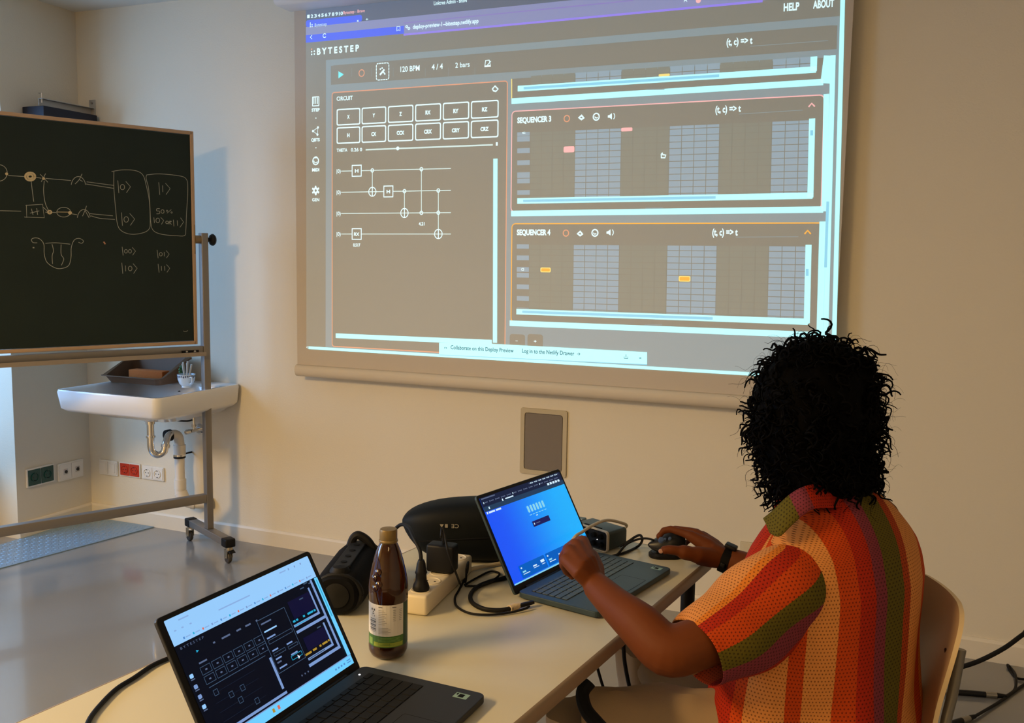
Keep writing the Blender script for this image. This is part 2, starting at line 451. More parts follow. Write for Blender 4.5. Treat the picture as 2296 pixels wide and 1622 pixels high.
S.text('A', 1533, 5, 1541, 8*px, J_WHITE, 5); S.disc(1566, 1, 5*px, J_PINK, 5)
S.done('projected_browser_bar', scr)
# page header
for dx, dy in ((0, 0), (0, -6), (6, -1), (6, -7)): S.disc(699+dx, 122+dy, 1.8*px, J_WHITE, 3)
S.disc(699, 110.5, 1.8*px, J_SALM, 3)
S.text('B Y T E S T E P', 711, 122.5, 805, 13*px, J_WHITE, 4, 0.035); S.done('projected_title', scr)
S.text('HELP', 1757, 25, 1792, 13*px, J_WHITE, 4, 0.03); S.done('projected_menu_word', scr); S.text('ABOUT', 1823, 19, 1870, 13*px, J_WHITE, 4, 0.03)
S.done('projected_menu_word', scr)
# page panel and control strip
S.poly([S.uv(731, 135), S.uv(1884, 36), S.uv(1866, 852), S.uv(730, 783)], J_PANEL, 1)
S.rect(742, 148, 1876, 110, J_CARD, 2)
u0 = S.uv(743, 147); u1 = S.uv(1876, 108)
S.ruv(u0[0], u0[1], u1[0]-0.0, u1[1], pj('strip', J_BLK), 3, 0.012)
S.poly([S.uv(759, 160), S.uv(759, 176), S.uv(771, 167)], J_CYAN, 4)
S.ring(811, 164, 7*px, 2*px, J_SALM, 4)
a = S.uv(844, 143); b = S.uv(872, 178)
rr = rrect(b[0]-a[0], b[1]-a[1], 0.007, 4, (a[0]+b[0])/2, (a[1]+b[1])/2); n = len(rr); pts = []
for k in range(n):
    p, q = Vector(rr[k]), Vector(rr[(k+1) % n]); m = max(1, int((q-p).length/0.001)); pts += [p+(q-p)*t/m for t in range(m)]
acc = 0; run = [pts[0]]
for k in range(1, len(pts)):
    acc += (pts[k]-pts[k-1]).length; run.append(pts[k])
    if acc > 0.0062: S.luv(run, 2*px, J_WHITE, 4); acc = -0.003; run = [pts[k]]
    elif acc < 0: run = [pts[k]]
S.line([(852, 168), (862, 156)], 4*px, J_WHITE, 4)
for x, y in ((853, 155), (857, 153), (863, 166), (861, 163)): S.disc(x, y, 1.8*px, J_WHITE, 4)
S.text('120 BPM', 898, 161.5, 941, 11*px, J_WHITE, 4, 0.015); S.text('4 / 4', 968, 156.5, 993, 11*px, J_WHITE, 4, 0.015); S.text('2 bars', 1021, 152, 1053, 10*px, J_WHITE, 4, 0.01)
S.line([(1087, 150), (1089, 136), (1097, 135), (1100, 149)], 2*px, J_WHITE, 4, True); S.rect(1087, 150, 1100, 146, J_WHITE, 4); S.line([(1093, 146), (1101, 137)], 1.6*px, J_WHITE, 5)
for x in (789, 833, 882, 954, 1006, 1065): S.line([(x, 152), (x, 172)], 0.8*px, J_PANEL, 4)
S.text('(t, c) => t', 1629, 102, 1687, 12*px, J_WHITE, 4, 0.03); S.line([(1682, 104), (1857, 91)], 1*px, J_PANEL, 4)
S.done('projected_control_strip', scr)
# side menu
S.frame(700, 217, 716, 238, 2*px, J_WHITE, 3, 0.003)
for x in (704, 708, 712): S.line([(x, 219), (x, 233)], 2*px, J_WHITE, 4)
S.text('STEP', 699, 250.5, 717, 6.5*px, J_WHITE, 4, 0.035); S.done('projected_menu_item', scr)
S.disc(708.5, 265, 1.3*px, J_WHITE, 3); S.disc(708.5, 331.5, 1.3*px, J_WHITE, 3)
S.line([(702, 294), (713, 286), (712, 302)], 2*px, J_WHITE, 4, True)
for x, y in ((702, 294), (713, 286), (712, 302)): S.disc(x, y, 2.6*px, J_WHITE, 5)
S.text('QBTS', 698, 317.5, 717, 6.5*px, J_WHITE, 4, 0.035); S.done('projected_menu_item', scr)
S.ring(708, 361, 8*px, 2.4*px, J_WHITE, 4)
for k in range(5): S.disc(708+4*math.cos(0.6+k*0.6), 361+4*math.sin(0.6+k*0.6), 1.2*px, J_WHITE, 4)
S.rect(706, 355, 711, 351, J_WHITE, 5)
S.text('MIDI', 700, 384.5, 716, 6.5*px, J_WHITE, 4, 0.035); S.done('projected_menu_item', scr)
S.ring(708, 427.5, 5*px, 4*px, J_WHITE, 4)
for k in range(6): S.disc(708+7.2*math.cos(k*1.047+.5), 427.5+8.5*math.sin(k*1.047+.5), 2.2*px, J_WHITE, 4)
S.text('GEN', 700, 451.5, 716, 6.5*px, J_WHITE, 4, 0.02)
S.done('projected_menu_item', scr)
# circuit panel
def card(x0, y0, x1, y1, m):
    S.rect(x0, y0, x1, y1, pj('strip', J_BLK), 2, 0.01); S.frame(x0, y0, x1, y1, 2*px, m, 3, 0.01)
card(744, 207, 1133, 800, J_SALM)
S.text('CIRCUIT', 755, 226, 791, 8.5*px, J_WHITE, 4, 0.02)
S.line([(1104, 200), (1110, 193), (1117, 200), (1112, 205), (1107, 204)], 3*px, J_WHITE, 4, True)
G = [['X', 'Y', 'Z', 'RX', 'RY', 'RZ'], ['H', 'CX', 'CCX', 'CRX', 'CRY', 'CRZ']]
gx = [(755, 808), (811, 866), (870, 927), (931, 989), (993, 1052), (1056, 1118)]
for j in range(2):
    v0 = S.uv(755, (245, 286)[j])[1]; v1 = S.uv(755, (282, 323)[j])[1]
    for i, (xa, xb) in enumerate(gx):
        ua, ub = S.uv(xa, 265)[0], S.uv(xb, 265)[0]
        o = rrect(ub-ua, v1-v0, 0.006, 3, (ua+ub)/2, (v0+v1)/2); ii = rrect(ub-ua-5*px, v1-v0-5*px, 0.004, 3, (ua+ub)/2, (v0+v1)/2)
        n = len(o); S.mb.add([S.P(u, v, 4) for u, v in o+ii], [(k, (k+1) % n, (k+1) % n+n, k+n) for k in range(n)], J_WHITE, False)
        st = G[j][i]; vs, fs = text_mesh(st, 0.045); h = 7.5*px; w = h*0.95*len(st)*0.9; bx = max(v[0] for v in vs); ax_ = min(v[0] for v in vs)
        S.mb.add([S.P((ua+ub)/2-w/2+(x-ax_)/(bx-ax_)*w, (v0+v1)/2+h/2-y*h/0.7, 5) for x, y in vs], fs, J_WHITE, False)
S.text('THETA', 755, 341, 779, 7*px, J_WHITE, 4, 0.02); S.text('0.26 0', 787, 340, 812, 7*px, J_WHITE, 4, 0.02)
S.line([(820, 336), (1105, 325)], 3*px, J_SOFTW, 4); S.disc(892, 333, 4*px, J_WHITE, 5); S.text('1', 1112, 327, 1116, 7*px, J_WHITE, 4)
rows = [(384, 378), (431.5, 427), (479, 477), (525, 525)]
for (ya, yb) in rows:
    S.text('|0)', 755, ya+4, 764, 8*px, J_WHITE, 4, 0.01); S.line([(765, ya), (1011, yb)], 1.8*px, J_SOFTW, 3)
ya = lambda r, x: rows[r][0]+(rows[r][1]-rows[r][0])*(x-765)/246
def gbox(x, r, st):
    y = ya(r, x); a = S.uv(x-11, y-13); b = S.uv(x+11, y+13)
    S.rect(x-11, y-13, x+11, y+13, pj('strip', J_BLK), 4); S.frame(x-11, y-13, x+11, y+13, 2*px, J_WHITE, 5); S.text(st, x-4 if len(st) == 1 else x-6, y+4, x+4 if len(st) == 1 else x+6, 7*px, J_WHITE, 6, 0.03)
gbox(800, 0, 'H'); gbox(871, 1, 'H'); gbox(800, 3, 'RX')
def wire(x, r0, r1): S.line([(x, ya(r0, x)), (x, ya(r1, x))], 1.8*px, J_SOFTW, 4)
wire(835, 0, 1); wire(907, 1, 2); wire(945, 0, 2); wire(983, 1, 3)
for x, r in ((835, 0), (907, 1), (945, 0), (945, 2), (983, 1), (983, 2)): S.ring(x, ya(r, x), 3.6*px, 1.6*px, J_WHITE, 5)
for x, r in ((835, 1), (907, 2), (983, 3)): S.ring(x, ya(r, x), 9.5*px, 1.8*px, J_WHITE, 5); S.line([(x, ya(r, x)-10), (x, ya(r, x)+10)], 1.8*px, J_WHITE, 5)
S.text('4.21', 939, 505.5, 952, 6.5*px, J_WHITE, 4, 0.03); S.text('0.517', 792, 553, 808, 6.5*px, J_WHITE, 4, 0.03)
S.line([(753, 753), (1103, 768)], 10*px, J_BAR, 5); S.line([(1111, 356), (1110, 769)], 10*px, J_BAR, 6)
S.text('<', 756, 755, 759, 5*px, J_THUMB, 7)
S.done('projected_circuit_panel', scr)
# sequencer panels
cw = (S.uv(1731, 271)[0]-S.uv(1190, 295)[0])/20.0
def cells(xr, ytop, ybot, uright, first, rh, notes=(), col0=None, gx=None):
    ul = S.uv(*xr)[0]; vt = S.uv(*ytop)[1]; vb = S.uv(*ybot)[1]
    v = vt; fr = True; r = 0
    while v < vb-0.001:
        v1 = min(v+(first if fr else rh), vb)
        for c in range(24):
            a = ul+c*cw; b = min(a+cw, uright)
            if a >= uright: break
            S.ruv(a+0.7*px, v+0.5*px, b-0.7*px, v1-0.9*px, J_CELL if (c//4) % 2 else J_DIM, 4)
        v = v1; fr = False; r += 1
def sbar(x0, y0, x1, y1, t=10, th=None):
    S.line([(x0, y0), (x1, y1)], t*px, J_BAR, 5)
    if th:
        k0, k1 = th; S.line([(x0+(x1-x0)*k0, y0+(y1-y0)*k0), (x0+(x1-x0)*k1, y0+(y1-y0)*k1)], t*0.45*px, J_THUMB, 6)
def vbar(x0, y0, x1, y1, t=10): S.line([(x0, y0), (x1, y1)], t*px, J_BAR, 5)
# upper (cut off) panel
a = S.uv(1147, 177); b = S.uv(1848, 205)
S.poly([a, (b[0], a[1]), (b[0], S.uv(1147, 222)[1]), (a[0], S.uv(1147, 222)[1])], pj('strip', J_BLK), 2)
S.line([(1147.5, 177), (1147.5, 222)], 2*px, J_YEL, 4)
cells((1190, 180), (1290, 163), (1290, 190), S.uv(1818, 140)[0], 0.018, 0.017)
sbar(1161, 199, 1830, 156, 11, (0.02, 0.675)); vbar(1825, 127, 1824, 160, 12); S.rect(1477, 172, 1502, 165, J_YEL, 7, 0.003)
sbar(1147, 227, 1846, 184, 11); vbar(1860, 125, 1852, 187, 20)
S.done('projected_sequencer_panel', scr)
def seqpanel(n, y0, y1, m, note, ty):
    a = S.uv(1148, y0[0]); b = S.uv(1848, y0[1]); vb = S.uv(1148, y1[0])[1]
    rrp = rrect(b[0]-a[0], vb-a[1], 0.012, 4, (a[0]+b[0])/2, (a[1]+vb)/2)
    S.poly(rrp, pj('strip', J_BLK), 2); S.luv(rrp, 2*px, m, 3, True)
seqpanel(3, (250, 214), (475, 462), J_PINK, None, None)
S.text('SEQUENCER 3', 1160, 276, 1236, 10.5*px, J_WHITE, 4, 0.04); S.ring(1271, 266, 6*px, 2*px, J_SALM, 4)
def icons(y, x=0):
    S.line([(1298+x, y), (1304+x, y-5), (1309+x, y+1), (1304+x, y+4)], 4*px, J_WHITE, 4, True)
    S.ring(1337+x, y-2, 6.4*px, 2.4*px, J_WHITE, 4)
    for k in range(5): S.disc(1337+x+2.8*math.cos(.6+k*.6), y-2+2.8*math.sin(.6+k*.6), 1*px, J_WHITE, 5)
    S.poly([S.uv(1363+x, y-5), S.uv(1367+x, y-6), S.uv(1372+x, y-10), S.uv(1372+x, y+4), S.uv(1367+x, y), S.uv(1363+x, y)], J_WHITE, 4)
    S.ring(1371+x, y-3, 7*px, 1.5*px, J_WHITE, 4, -50, 50)
icons(264)
S.text('(t, c) => t', 1604, 253, 1661, 12*px, J_WHITE, 4, 0.03); S.line([(1657, 256), (1800, 247)], 1*px, J_PANEL, 4)
S.line([(1813, 240), (1820, 232), (1827, 239)], 2.6*px, J_PINK, 4)
cells((1190, 295), (1290, 292), (1290, 443), S.uv(1815, 270)[0], 0.0095, 0.0177)
for y0_, y1_ in ((297, 304), (306, 317), (333, 343), (360, 370), (387, 399), (401, 411), (427, 437)): S.rect(1160, y0_, 1188, y1_, J_CELL, 4)
S.text('c', 1171, 300, 1178, 5*px, J_WHITE, 6, 0.02)
S.rect(1264, 329, 1288, 341.5, J_PINK, 6, 0.004); S.rect(1393, 287, 1418, 294, J_PINK, 6, 0.003)
sbar(1160, 451, 1822, 439, 11, (0.02, 0.672)); vbar(1821, 266, 1817, 443, 11); S.line([(1820, 292), (1820, 304)], 5*px, J_THUMB, 7)
sbar(1146, 479, 1846, 470, 11); vbar(1853, 211, 1848, 474, 10)
S.line([(1483, 346), (1483, 354), (1491, 354), (1493, 348), (1486, 347), (1485, 343)], 2.4*px, J_WHITE, 7, True)
S.done('projected_sequencer_panel', scr)
seqpanel(4, (502, 497), (722, 740), J_ORNG, None, None)
S.text('SEQUENCER 4', 1159, 527, 1234, 10.5*px, J_WHITE, 4, 0.04); S.ring(1269, 523, 6*px, 2*px, J_SALM, 4)
icons(524.5, -3)
S.text('(t, c) => t', 1597, 528, 1654, 12*px, J_WHITE, 4, 0.03); S.line([(1649, 532), (1790, 531)], 1*px, J_PANEL, 4)
S.line([(1804, 525), (1811, 517), (1818, 525)], 2.6*px, J_ORNG, 4)
cells((1187, 549), (1290, 549), (1290, 697), S.uv(1807, 560)[0], 0.0147, 0.0173)
for y0_, y1_ in ((548, 558), (573, 584), (599, 610), (612, 623), (638, 649), (664, 675), (690, 692)): S.rect(1159, y0_, 1186, y1_, J_CELL, 4)
S.text('C3', 1169, 607, 1175, 5*px, J_WHITE, 6, 0.02)
for x0_, y0_, x1_, y1_ in ((1212, 600, 1235, 611), (1522, 619, 1548, 632)):
    S.rect(x0_, y0_, x1_, y1_, J_YEL, 6, 0.004); S.rect(x0_+2, y0_+2, x1_-2, y1_-2, J_ORNG, 7, 0.003)
sbar(1158, 699, 1813, 722, 11, (0.02, 0.672)); vbar(1813, 549, 1809, 725, 11); S.line([(1810, 603), (1810, 619)], 5*px, J_THUMB, 7)
sbar(1143, 725, 1840, 752, 11); vbar(1845, 497, 1838, 755, 12)
for x in (1143, 1183): S.rect(x, 749, x+34, 790, pj('strip', J_BLK), 3, 0.008)
S.text('-', 1156, 766, 1161, 4*px, J_WHITE, 5, 0.02); S.text('+', 1197, 769, 1203, 6*px, J_WHITE, 5, 0.02)
for x, y in ((1470, 201), (1467, 467), (1465, 729)): S.line([(x-20, y), (x+20, y-0.5)], 1.5*px, J_PANEL, 6)
S.done('projected_sequencer_panel', scr)
S.line([(1868, 124), (1849, 852)], 9*px, J_BAR, 7); S.line([(1856, 452), (1851, 600)], 5*px, J_THUMB, 8)
S.line([(1890, -16), (1868, 853)], 8*px, J_BAR, 7); S.line([(692, 780), (1869, 850)], 6*px, J_BAR, 7)
S.text('<', 687, 782, 691, 6*px, J_WHITE, 7)
S.done('projected_scrollbars', scr)
S.poly([S.uv(985, 769), S.uv(1100, 771), S.uv(1451, 790), S.uv(1451, 817), S.uv(985, 796)], J_BAR, 10)
S.text('n', 997, 782, 1002, 5*px, J_TEAL, 12)
S.text('Collaborate on this Deploy Preview', 1011, 783, 1152, 8*px, J_TEAL, 12, 0.01)
S.text('Log in to the Netlify Drawer', 1171, 791, 1288, 8*px, J_TEAL, 12, 0.01)
S.line([(1294, 794), (1301, 794)], 1*px, J_TEAL, 12); S.line([(1298, 791), (1301, 794), (1298, 797)], 1*px, J_TEAL, 12)
S.line([(1400, 800), (1400, 804), (1408, 804.5), (1408, 800)], 1*px, J_TEAL, 12); S.line([(1404, 802), (1404, 795)], 1*px, J_TEAL, 12)
S.text('x', 1433, 805, 1439, 5*px, J_TEAL, 12); S.line([(985, 796), (1451, 818)], 1.4*px, J_THUMB, 13)
S.done('projected_banner', scr)

# grey in-wall panel in its beige frame
wp = thing('wall_panel', 'grey rectangular panel in a beige frame set in the wall under the projection screen', 'wall panel', (-1.443, YW, 0.683))
f = MB(); o = rrect(0.222, 0.302, 0.008, 3); ii = rrect(0.184, 0.262, 0.012, 3); n = len(o)
rs = [[(x, -0.0005, z) for x, z in o], [(x, -0.009, z) for x, z in o], [(x, -0.009, z) for x, z in ii], [(x, -0.003, z) for x, z in ii]]
f.rings([[Vector(q) for q in r] for r in rs], None, False, False, False); f.build('frame', mat('beige_frame', (0.50, 0.43, 0.29), 0.6), wp)
MB().prism(rrect(0.178, 0.256, 0.012, 4), (0, -0.0005, 0), (1, 0, 0), (0, 0, 1), (0, -0.007, 0)).build('grille', mat('panel_grille', (0.20, 0.17, 0.14), 0.8, bump=(700, 0.5, 0.001)), wp)

# ================================================================== wall sockets
SOCKH = mat('socket_hole', (0.02, 0.02, 0.02), 0.6)
def socket_plate(name, label, cx, cz, w, h, kind, face, wall='front', units=2, rim=WHITEP):
    loc = (cx, YW, cz) if wall == 'front' else (XW, cx, cz)
    t = thing(name, label, 'wall socket', loc, 0 if wall == 'front' else math.radians(90))
    # local: x along the wall, -y into the room
    MB().prism(rrect(w, h, 0.004, 3), (0, -0.0005, 0), (1, 0, 0), (0, 0, 1), (0, -0.010, 0)).build('cover_frame', rim, t, bevel=0.0015)
    for k in range(units):
        x = (k-(units-1)/2)*(w/units)*0.94
        u = MB(); u.prism(rrect(w/units*0.90, h*0.84, 0.003, 3), (x, -0.0108, 0), (1, 0, 0), (0, 0, 1), (0, -0.0025, 0))
        uo = u.build('insert', face, t, bevel=0.0006)
        if kind == 'schuko':
            q = MB(); q.lathe([(0.0235, 0.0), (0.0230, 0.0035), (0.0205, 0.0040), (0.0190, -0.0008)], (x, -0.0138, 0), 24, None, (0, -1, 0)); q.build('socket_well', face, uo, fix=True)
            hs = MB()
            for dx in (-0.0095, 0.0095): hs.cyl((x+dx, -0.0130, 0), (x+dx, -0.0142, 0), 0.0032, 10)
            for dz in (-0.0175, 0.0175): hs.box((x, -0.0150, dz), (0.007, 0.0036, 0.003))
            hs.build('contact_holes', SOCKH, uo)
        elif kind == 'round':
            MB().box((x, -0.0145, 0), (0.026, 0.003, 0.030), bev=0.001).build('jack_bezel', mat('jack_metal', (0.5, 0.5, 0.5), 0.3, 0.8), uo)
            MB().cyl((x, -0.0155, 0), (x, -0.018, 0), 0.0095, 18).build('jack_hole', SOCKH, uo)
        elif kind == 'blank':
            MB().prism(rrect(w/units*0.62, h*0.60, 0.002, 3), (x, -0.0136, 0), (1, 0, 0), (0, 0, 1), (0, -0.002, 0)).build('blank_cap', face, uo, bevel=0.0006)
    return t
DKGREEN = mat('dark_green_insert', (0.004, 0.055, 0.045), 0.3)
RED = mat('red_insert', (0.52, 0.045, 0.02), 0.35)
socket_plate('double_socket', 'dark green double socket in a white frame on the left wall', 3.527, 0.311, 0.172, 0.100, 'schuko', DKGREEN, 'left')
socket_plate('jack_plate', 'white double plate with two round black jacks, on the left wall beside the green socket', 3.724, 0.300, 0.168, 0.098, 'round', WHITEP, 'left')
socket_plate('blank_plate', 'white double blank plate low on the front wall, left of the red socket', -4.047, 0.300, 0.134, 0.084, 'blank', PVC)
socket_plate('double_socket', 'bright red double socket low on the front wall under the sink', -3.888, 0.304, 0.148, 0.080, 'schuko', RED)
socket_plate('double_socket', 'white double socket low on the front wall, right of the red socket', -3.725, 0.302, 0.155, 0.076, 'schuko', WHITEP)
socket_plate('blank_plate', 'cream plate low on the front wall, half hidden behind the person in the striped shirt', -0.48, 0.300, 0.150, 0.088, 'blank', mat('cream_plate', (0.60, 0.53, 0.38), 0.5), rim=mat('cream_plate', (0.6, 0.53, 0.38)))

# ================================================================== bracket and black box in the corner
br = thing('wall_bracket', 'galvanised steel angle bracket screwed to the wall above the chalkboard', 'bracket', (-4.085, YW, 2.26))
GALV = mat('galvanised_steel', (0.42, 0.41, 0.39), 0.45, 0.5, bump=(60, 0.3, 0.002))
MB().box((0, -0.003, -0.0), (0.042, 0.005, 0.125), bev=0.001).build('wall_plate', GALV, br)
a = MB(); a.box((-0.012, -0.17, 0.0), (0.004, 0.33, 0.034)); a.box((0.0, -0.17, 0.016), (0.028, 0.33, 0.003)); a.build('arm', GALV, br)
MB().tube([(-0.02, -0.325, 0.045), (0.0, -0.325, 0.045), (0.0, -0.325, -0.005)], 0.004, 8).build('hook_screw', CHROME, br)
for z in (0.045, -0.045): MB().cyl((0, -0.006, z), (0, -0.009, z), 0.006, 10).build('screw', STEEL, br)
bb = MB(); bb.box((0, 0, 0), (0.15, 0.34, 0.10), bev=0.004)
tag(bb.build('black_box', mat('navy_black_case', (0.010, 0.013, 0.026), 0.6)), 'dark navy black box hanging under the steel bracket in the corner above the chalkboard', 'box').location = (-4.108, 3.675, 2.185)
for ob in (o for o in list(COL.objects) if o.name.startswith('black_box')): ob.rotation_euler = (0, 0, 0)
# ================================================================== mobile chalkboard
CB_O = Vector((-3.155, 3.64, 0)); CB_A = math.atan2(0.901, 0.435)
cb = thing('chalkboard', 'dark green-black swivelling chalkboard with wooden rim on a grey steel stand with castors', 'chalkboard', CB_O, CB_A)
# local frame: x along the board (far end at 0), +y away from the camera side, -y towards it
BW0, BW1, BZ0, BZ1 = -1.70, -0.052, 1.071, 2.078
BOARD = mat('chalkboard_slate', (0.0115, 0.0205, 0.0175), 0.65, spec=0.3, var=(3.0, 0.25), bump=(90, 0.05, 0.001))
WOOD = mat('pale_wood_rim', (0.42, 0.29, 0.19), 0.5, bump=(40, 0.2, 0.001), var=(8, 0.08))
MB().box(((BW0+BW1)/2, 0, (BZ0+BZ1)/2), (BW1-BW0-0.02, 0.016, BZ1-BZ0-0.02)).build('slate', BOARD, cb)
rim = MB(); w = 0.016
for c, d in ((((BW0+BW1)/2, 0, BZ1), (BW1-BW0, 0.026, w)), (((BW0+BW1)/2, 0, BZ0), (BW1-BW0, 0.026, w)), ((BW0, 0, (BZ0+BZ1)/2), (w, 0.026, BZ1-BZ0+w)), ((BW1, 0, (BZ0+BZ1)/2), (w, 0.026, BZ1-BZ0+w))): rim.box(c, d, bev=0.002)
rim.build('rim', WOOD, cb)
PX0 = -1.765
def post(x):
    m = MB(); m.box((x, 0, (0.125+1.605)/2), (0.032, 0.042, 1.605-0.125), bev=0.002); m.build('post', STEEL, cb)
post(0); post(PX0)
MB().box((PX0/2, 0, 1.037), (abs(PX0)-0.034, 0.030, 0.032), bev=0.002).build('top_rail', STEEL, cb)
tr = MB(); L = abs(PX0)-0.034
tr.box((PX0/2, -0.010, 1.008), (L, 0.070, 0.004)); tr.box((PX0/2, -0.046, 1.016), (L, 0.003, 0.020)); tr.build('chalk_tray', mat('tray_steel', (0.34, 0.29, 0.24), 0.45, 0.4), cb)
MB().box((PX0/2, 0, 0.283), (L, 0.040, 0.042), bev=0.002).build('bottom_rail', STEEL, cb)
for x in (0, PX0):
    s_ = 1 if x == 0 else -1
    MB().box((x, 0, 0.107), (0.046, 0.44, 0.034), bev=0.002).build('foot', STEEL, cb)
    for e in (-1, 1):
        MB().box((x, e*0.222, 0.105), (0.052, 0.055, 0.042), bev=0.006).build('foot_cap', BLACK, cb)
        c = MB(); yc = e*0.232
        c.cyl((x, yc, 0.084), (x, yc, 0.070), 0.016, 16); c.box((x-0.0145, yc+0.010, 0.050), (0.003, 0.030, 0.042)); c.box((x+0.0145, yc+0.010, 0.050), (0.003, 0.030, 0.042)); c.box((x, yc+0.006, 0.071), (0.032, 0.030, 0.003))
        fk = c.build('castor_fork', BRASSY, cb)
        wv = MB(); wv.lathe([(0.010, -0.010), (0.024, -0.010), (0.0275, -0.006), (0.0275, 0.006), (0.024, 0.010), (0.010, 0.010)], (x, yc+0.014, 0.0278), 24, None, (1, 0, 0)); wv.build('castor_wheel', mat('grey_wheel', (0.05, 0.045, 0.04), 0.5), fk)
        MB().cyl((x-0.017, yc+0.014, 0.028), (x+0.017, yc+0.014, 0.028), 0.006, 12).build('axle', CHROME, fk)
        if e < 0:
            MB().box((x+0.004, yc-0.012, 0.066), (0.030, 0.040, 0.005), bev=0.002, rot=Matrix.Rotation(math.radians(18), 3, 'X')).build('brake_lever', BLACK, fk)
    k = MB(); k.cyl((x+s_*0.016, 0, 1.573), (x+s_*0.035, 0, 1.573), 0.011, 14); k.lathe([(0.010, 0.0), (0.024, 0.004), (0.029, 0.012), (0.029, 0.018), (0.022, 0.026), (0.008, 0.029)], (x+s_*0.032, 0, 1.573), 22, None, (s_, 0, 0)); k.build('clamp_knob', BLACK, cb)
    pv = MB(); pv.cyl((x-s_*0.016, 0, 1.573), (x-s_*0.046, 0, 1.573), 0.020, 18); pv.box((x-s_*0.048, 0, 1.573), (0.006, 0.03, 0.14), bev=0.002); pv.build('pivot', mat('tarnished_pivot', (0.25, 0.18, 0.10), 0.5, 0.6), cb)
lt = MB(); lt.box((-0.085, -0.0185, 1.028), (0.085, 0.004, 0.014), bev=0.001); lt.build('latch', BLACK, cb)
for x in (-0.105, -0.065): MB().cyl((x, -0.021, 1.028), (x, -0.027, 1.028), 0.006, 12).build('latch_screw', CHROME, cb)
# chalk drawing on the slate. Survey quad = the slate corners as they stand
dd = Vector((math.cos(CB_A), math.sin(CB_A), 0)); nn = Vector((dd.y, -dd.x, 0))   # towards the room
def bp(s, z): return CB_O + dd*s + nn*0.0085 + Vector((0, 0, z))
def seen(P):
    v = R3.transposed() @ (Vector(P)-Vector((0, 0, CAMH))); return (1148+F_PX*v.x/v.z, 811+F_PX*v.y/v.z)
c3 = [bp(-0.9, 2.0), bp(-0.06, 2.0), bp(-0.06, 1.1), bp(-0.9, 1.1)]
CH = Flat([seen(c) for c in c3], c3, nn, 0.0002, 0.84, 0.90)
CHK = mat('chalk', (0.33, 0.35, 0.31), 0.95); CHY = mat('yellow_chalk', (0.50, 0.42, 0.26), 0.95)
def zz(pts): return [(x/2.703, 200+y/2.703) for x, y in pts]
def stroke(pts, m=CHK, t=0.0024, close=False, sp=True):
    q = [CH.uv(*p) for p in zz(pts)]
    if sp and len(q) > 2: q = [(v.x, v.y) for v in spline([(a, b, 0) for a, b in (q+[q[0]] if close else q)], 6)]; close = False
    CH.luv(q, t, m, 2+random.random(), close)
def ell(cx, cy, rx, ry, m=CHK, a0=0, a1=360, t=0.0024, rot=0):
    stroke([(cx+rx*math.cos(math.radians(a0+(a1-a0)*k/16)), cy+ry*math.sin(math.radians(a0+(a1-a0)*k/16))) for k in range(17)], m, t)
ell(-8, 508, 52, 50); CH.disc(*zz([(40, 514)])[0], 0.006, CHY)
stroke([(50, 524), (150, 530)]); ell(183, 530, 30, 24, CHY, t=0.008); ell(183, 530, 16, 12, CHY, t=0.008)
stroke([(215, 534), (250, 540)]); stroke([(243, 516), (290, 565)]); stroke([(276, 512), (250, 562)]); CH.disc(*zz([(264, 542)])[0], 0.006, CHY)
stroke([(275, 541), (430, 554)]); stroke([(268, 555), (264, 620), (274, 690), (295, 738)]); stroke([(188, 555), (204, 682)])
ell(475, 590, 44, 60, CHK, 190, 350); stroke([(455, 575), (480, 548), (497, 514)]); stroke([(480, 548), (500, 560)])
stroke([(525, 562), (690, 584)]); stroke([(520, 575), (690, 602)])
stroke([(0, 737), (128, 740)]); stroke([(155, 705), (258, 698), (268, 780), (162, 776), (160, 702)], sp=False); stroke([(147, 775), (165, 777)])
stroke([(190, 725), (200, 762)]); stroke([(222, 722), (228, 762)]); stroke([(182, 752), (238, 738)])
stroke([(262, 716), (290, 742)]); ell(301, 746, 11, 9, CHY, t=0.006); stroke([(275, 746), (340, 748)]); ell(386, 746, 42, 29); stroke([(345, 745), (436, 746)], CHY); CH.disc(*zz([(424, 750)])[0], 0.008, CHY)
stroke([(436, 756), (468, 762)]); ell(508, 790, 40, 60, CHK, 190, 345); stroke([(500, 770), (515, 735), (524, 708)]); stroke([(515, 735), (540, 780)])
stroke([(545, 755), (684, 768)]); stroke([(550, 768), (610, 784), (696, 790)])
CH.done('chalk_circuit', cb)
stroke([(676, 500), (740, 490), (820, 494), (865, 520), (885, 580), (905, 680), (910, 800), (905, 845), (870, 870), (800, 880), (740, 862), (712, 820), (700, 720), (690, 600), (690, 500)])
stroke([(888, 520), (960, 514), (1060, 522), (1124, 540), (1138, 600), (1130, 760), (1126, 850), (1118, 888), (1060, 888), (980, 880), (930, 858), (914, 810), (908, 700), (900, 600), (886, 545), (888, 520)])
CH.done('chalk_outline', cb)
def ket(x0, y, h, syms):
    stroke([(x0, y-h), (x0+6, y+h)]); x = x0+12
    for sy in syms:
        if sy == '0': ell(x+h*0.42, y+h*0.05, h*0.34, h*0.42); x += h*0.95
        elif sy == '1': stroke([(x+h*0.3, y-h*0.5), (x+h*0.34, y+h*0.55)]); x += h*0.75
    stroke([(x, y-h*0.85), (x+h*0.75, y), (x+h*0.1, y+h*0.95)], sp=False)
ket(714, 592, 38, '0'); ket(736, 788, 40, '0'); ket(962, 603, 38, '1')
ket(740, 982, 26, '00'); ket(952, 1000, 25, '01'); ket(738, 1086, 33, '10'); ket(958, 1086, 26, '11')
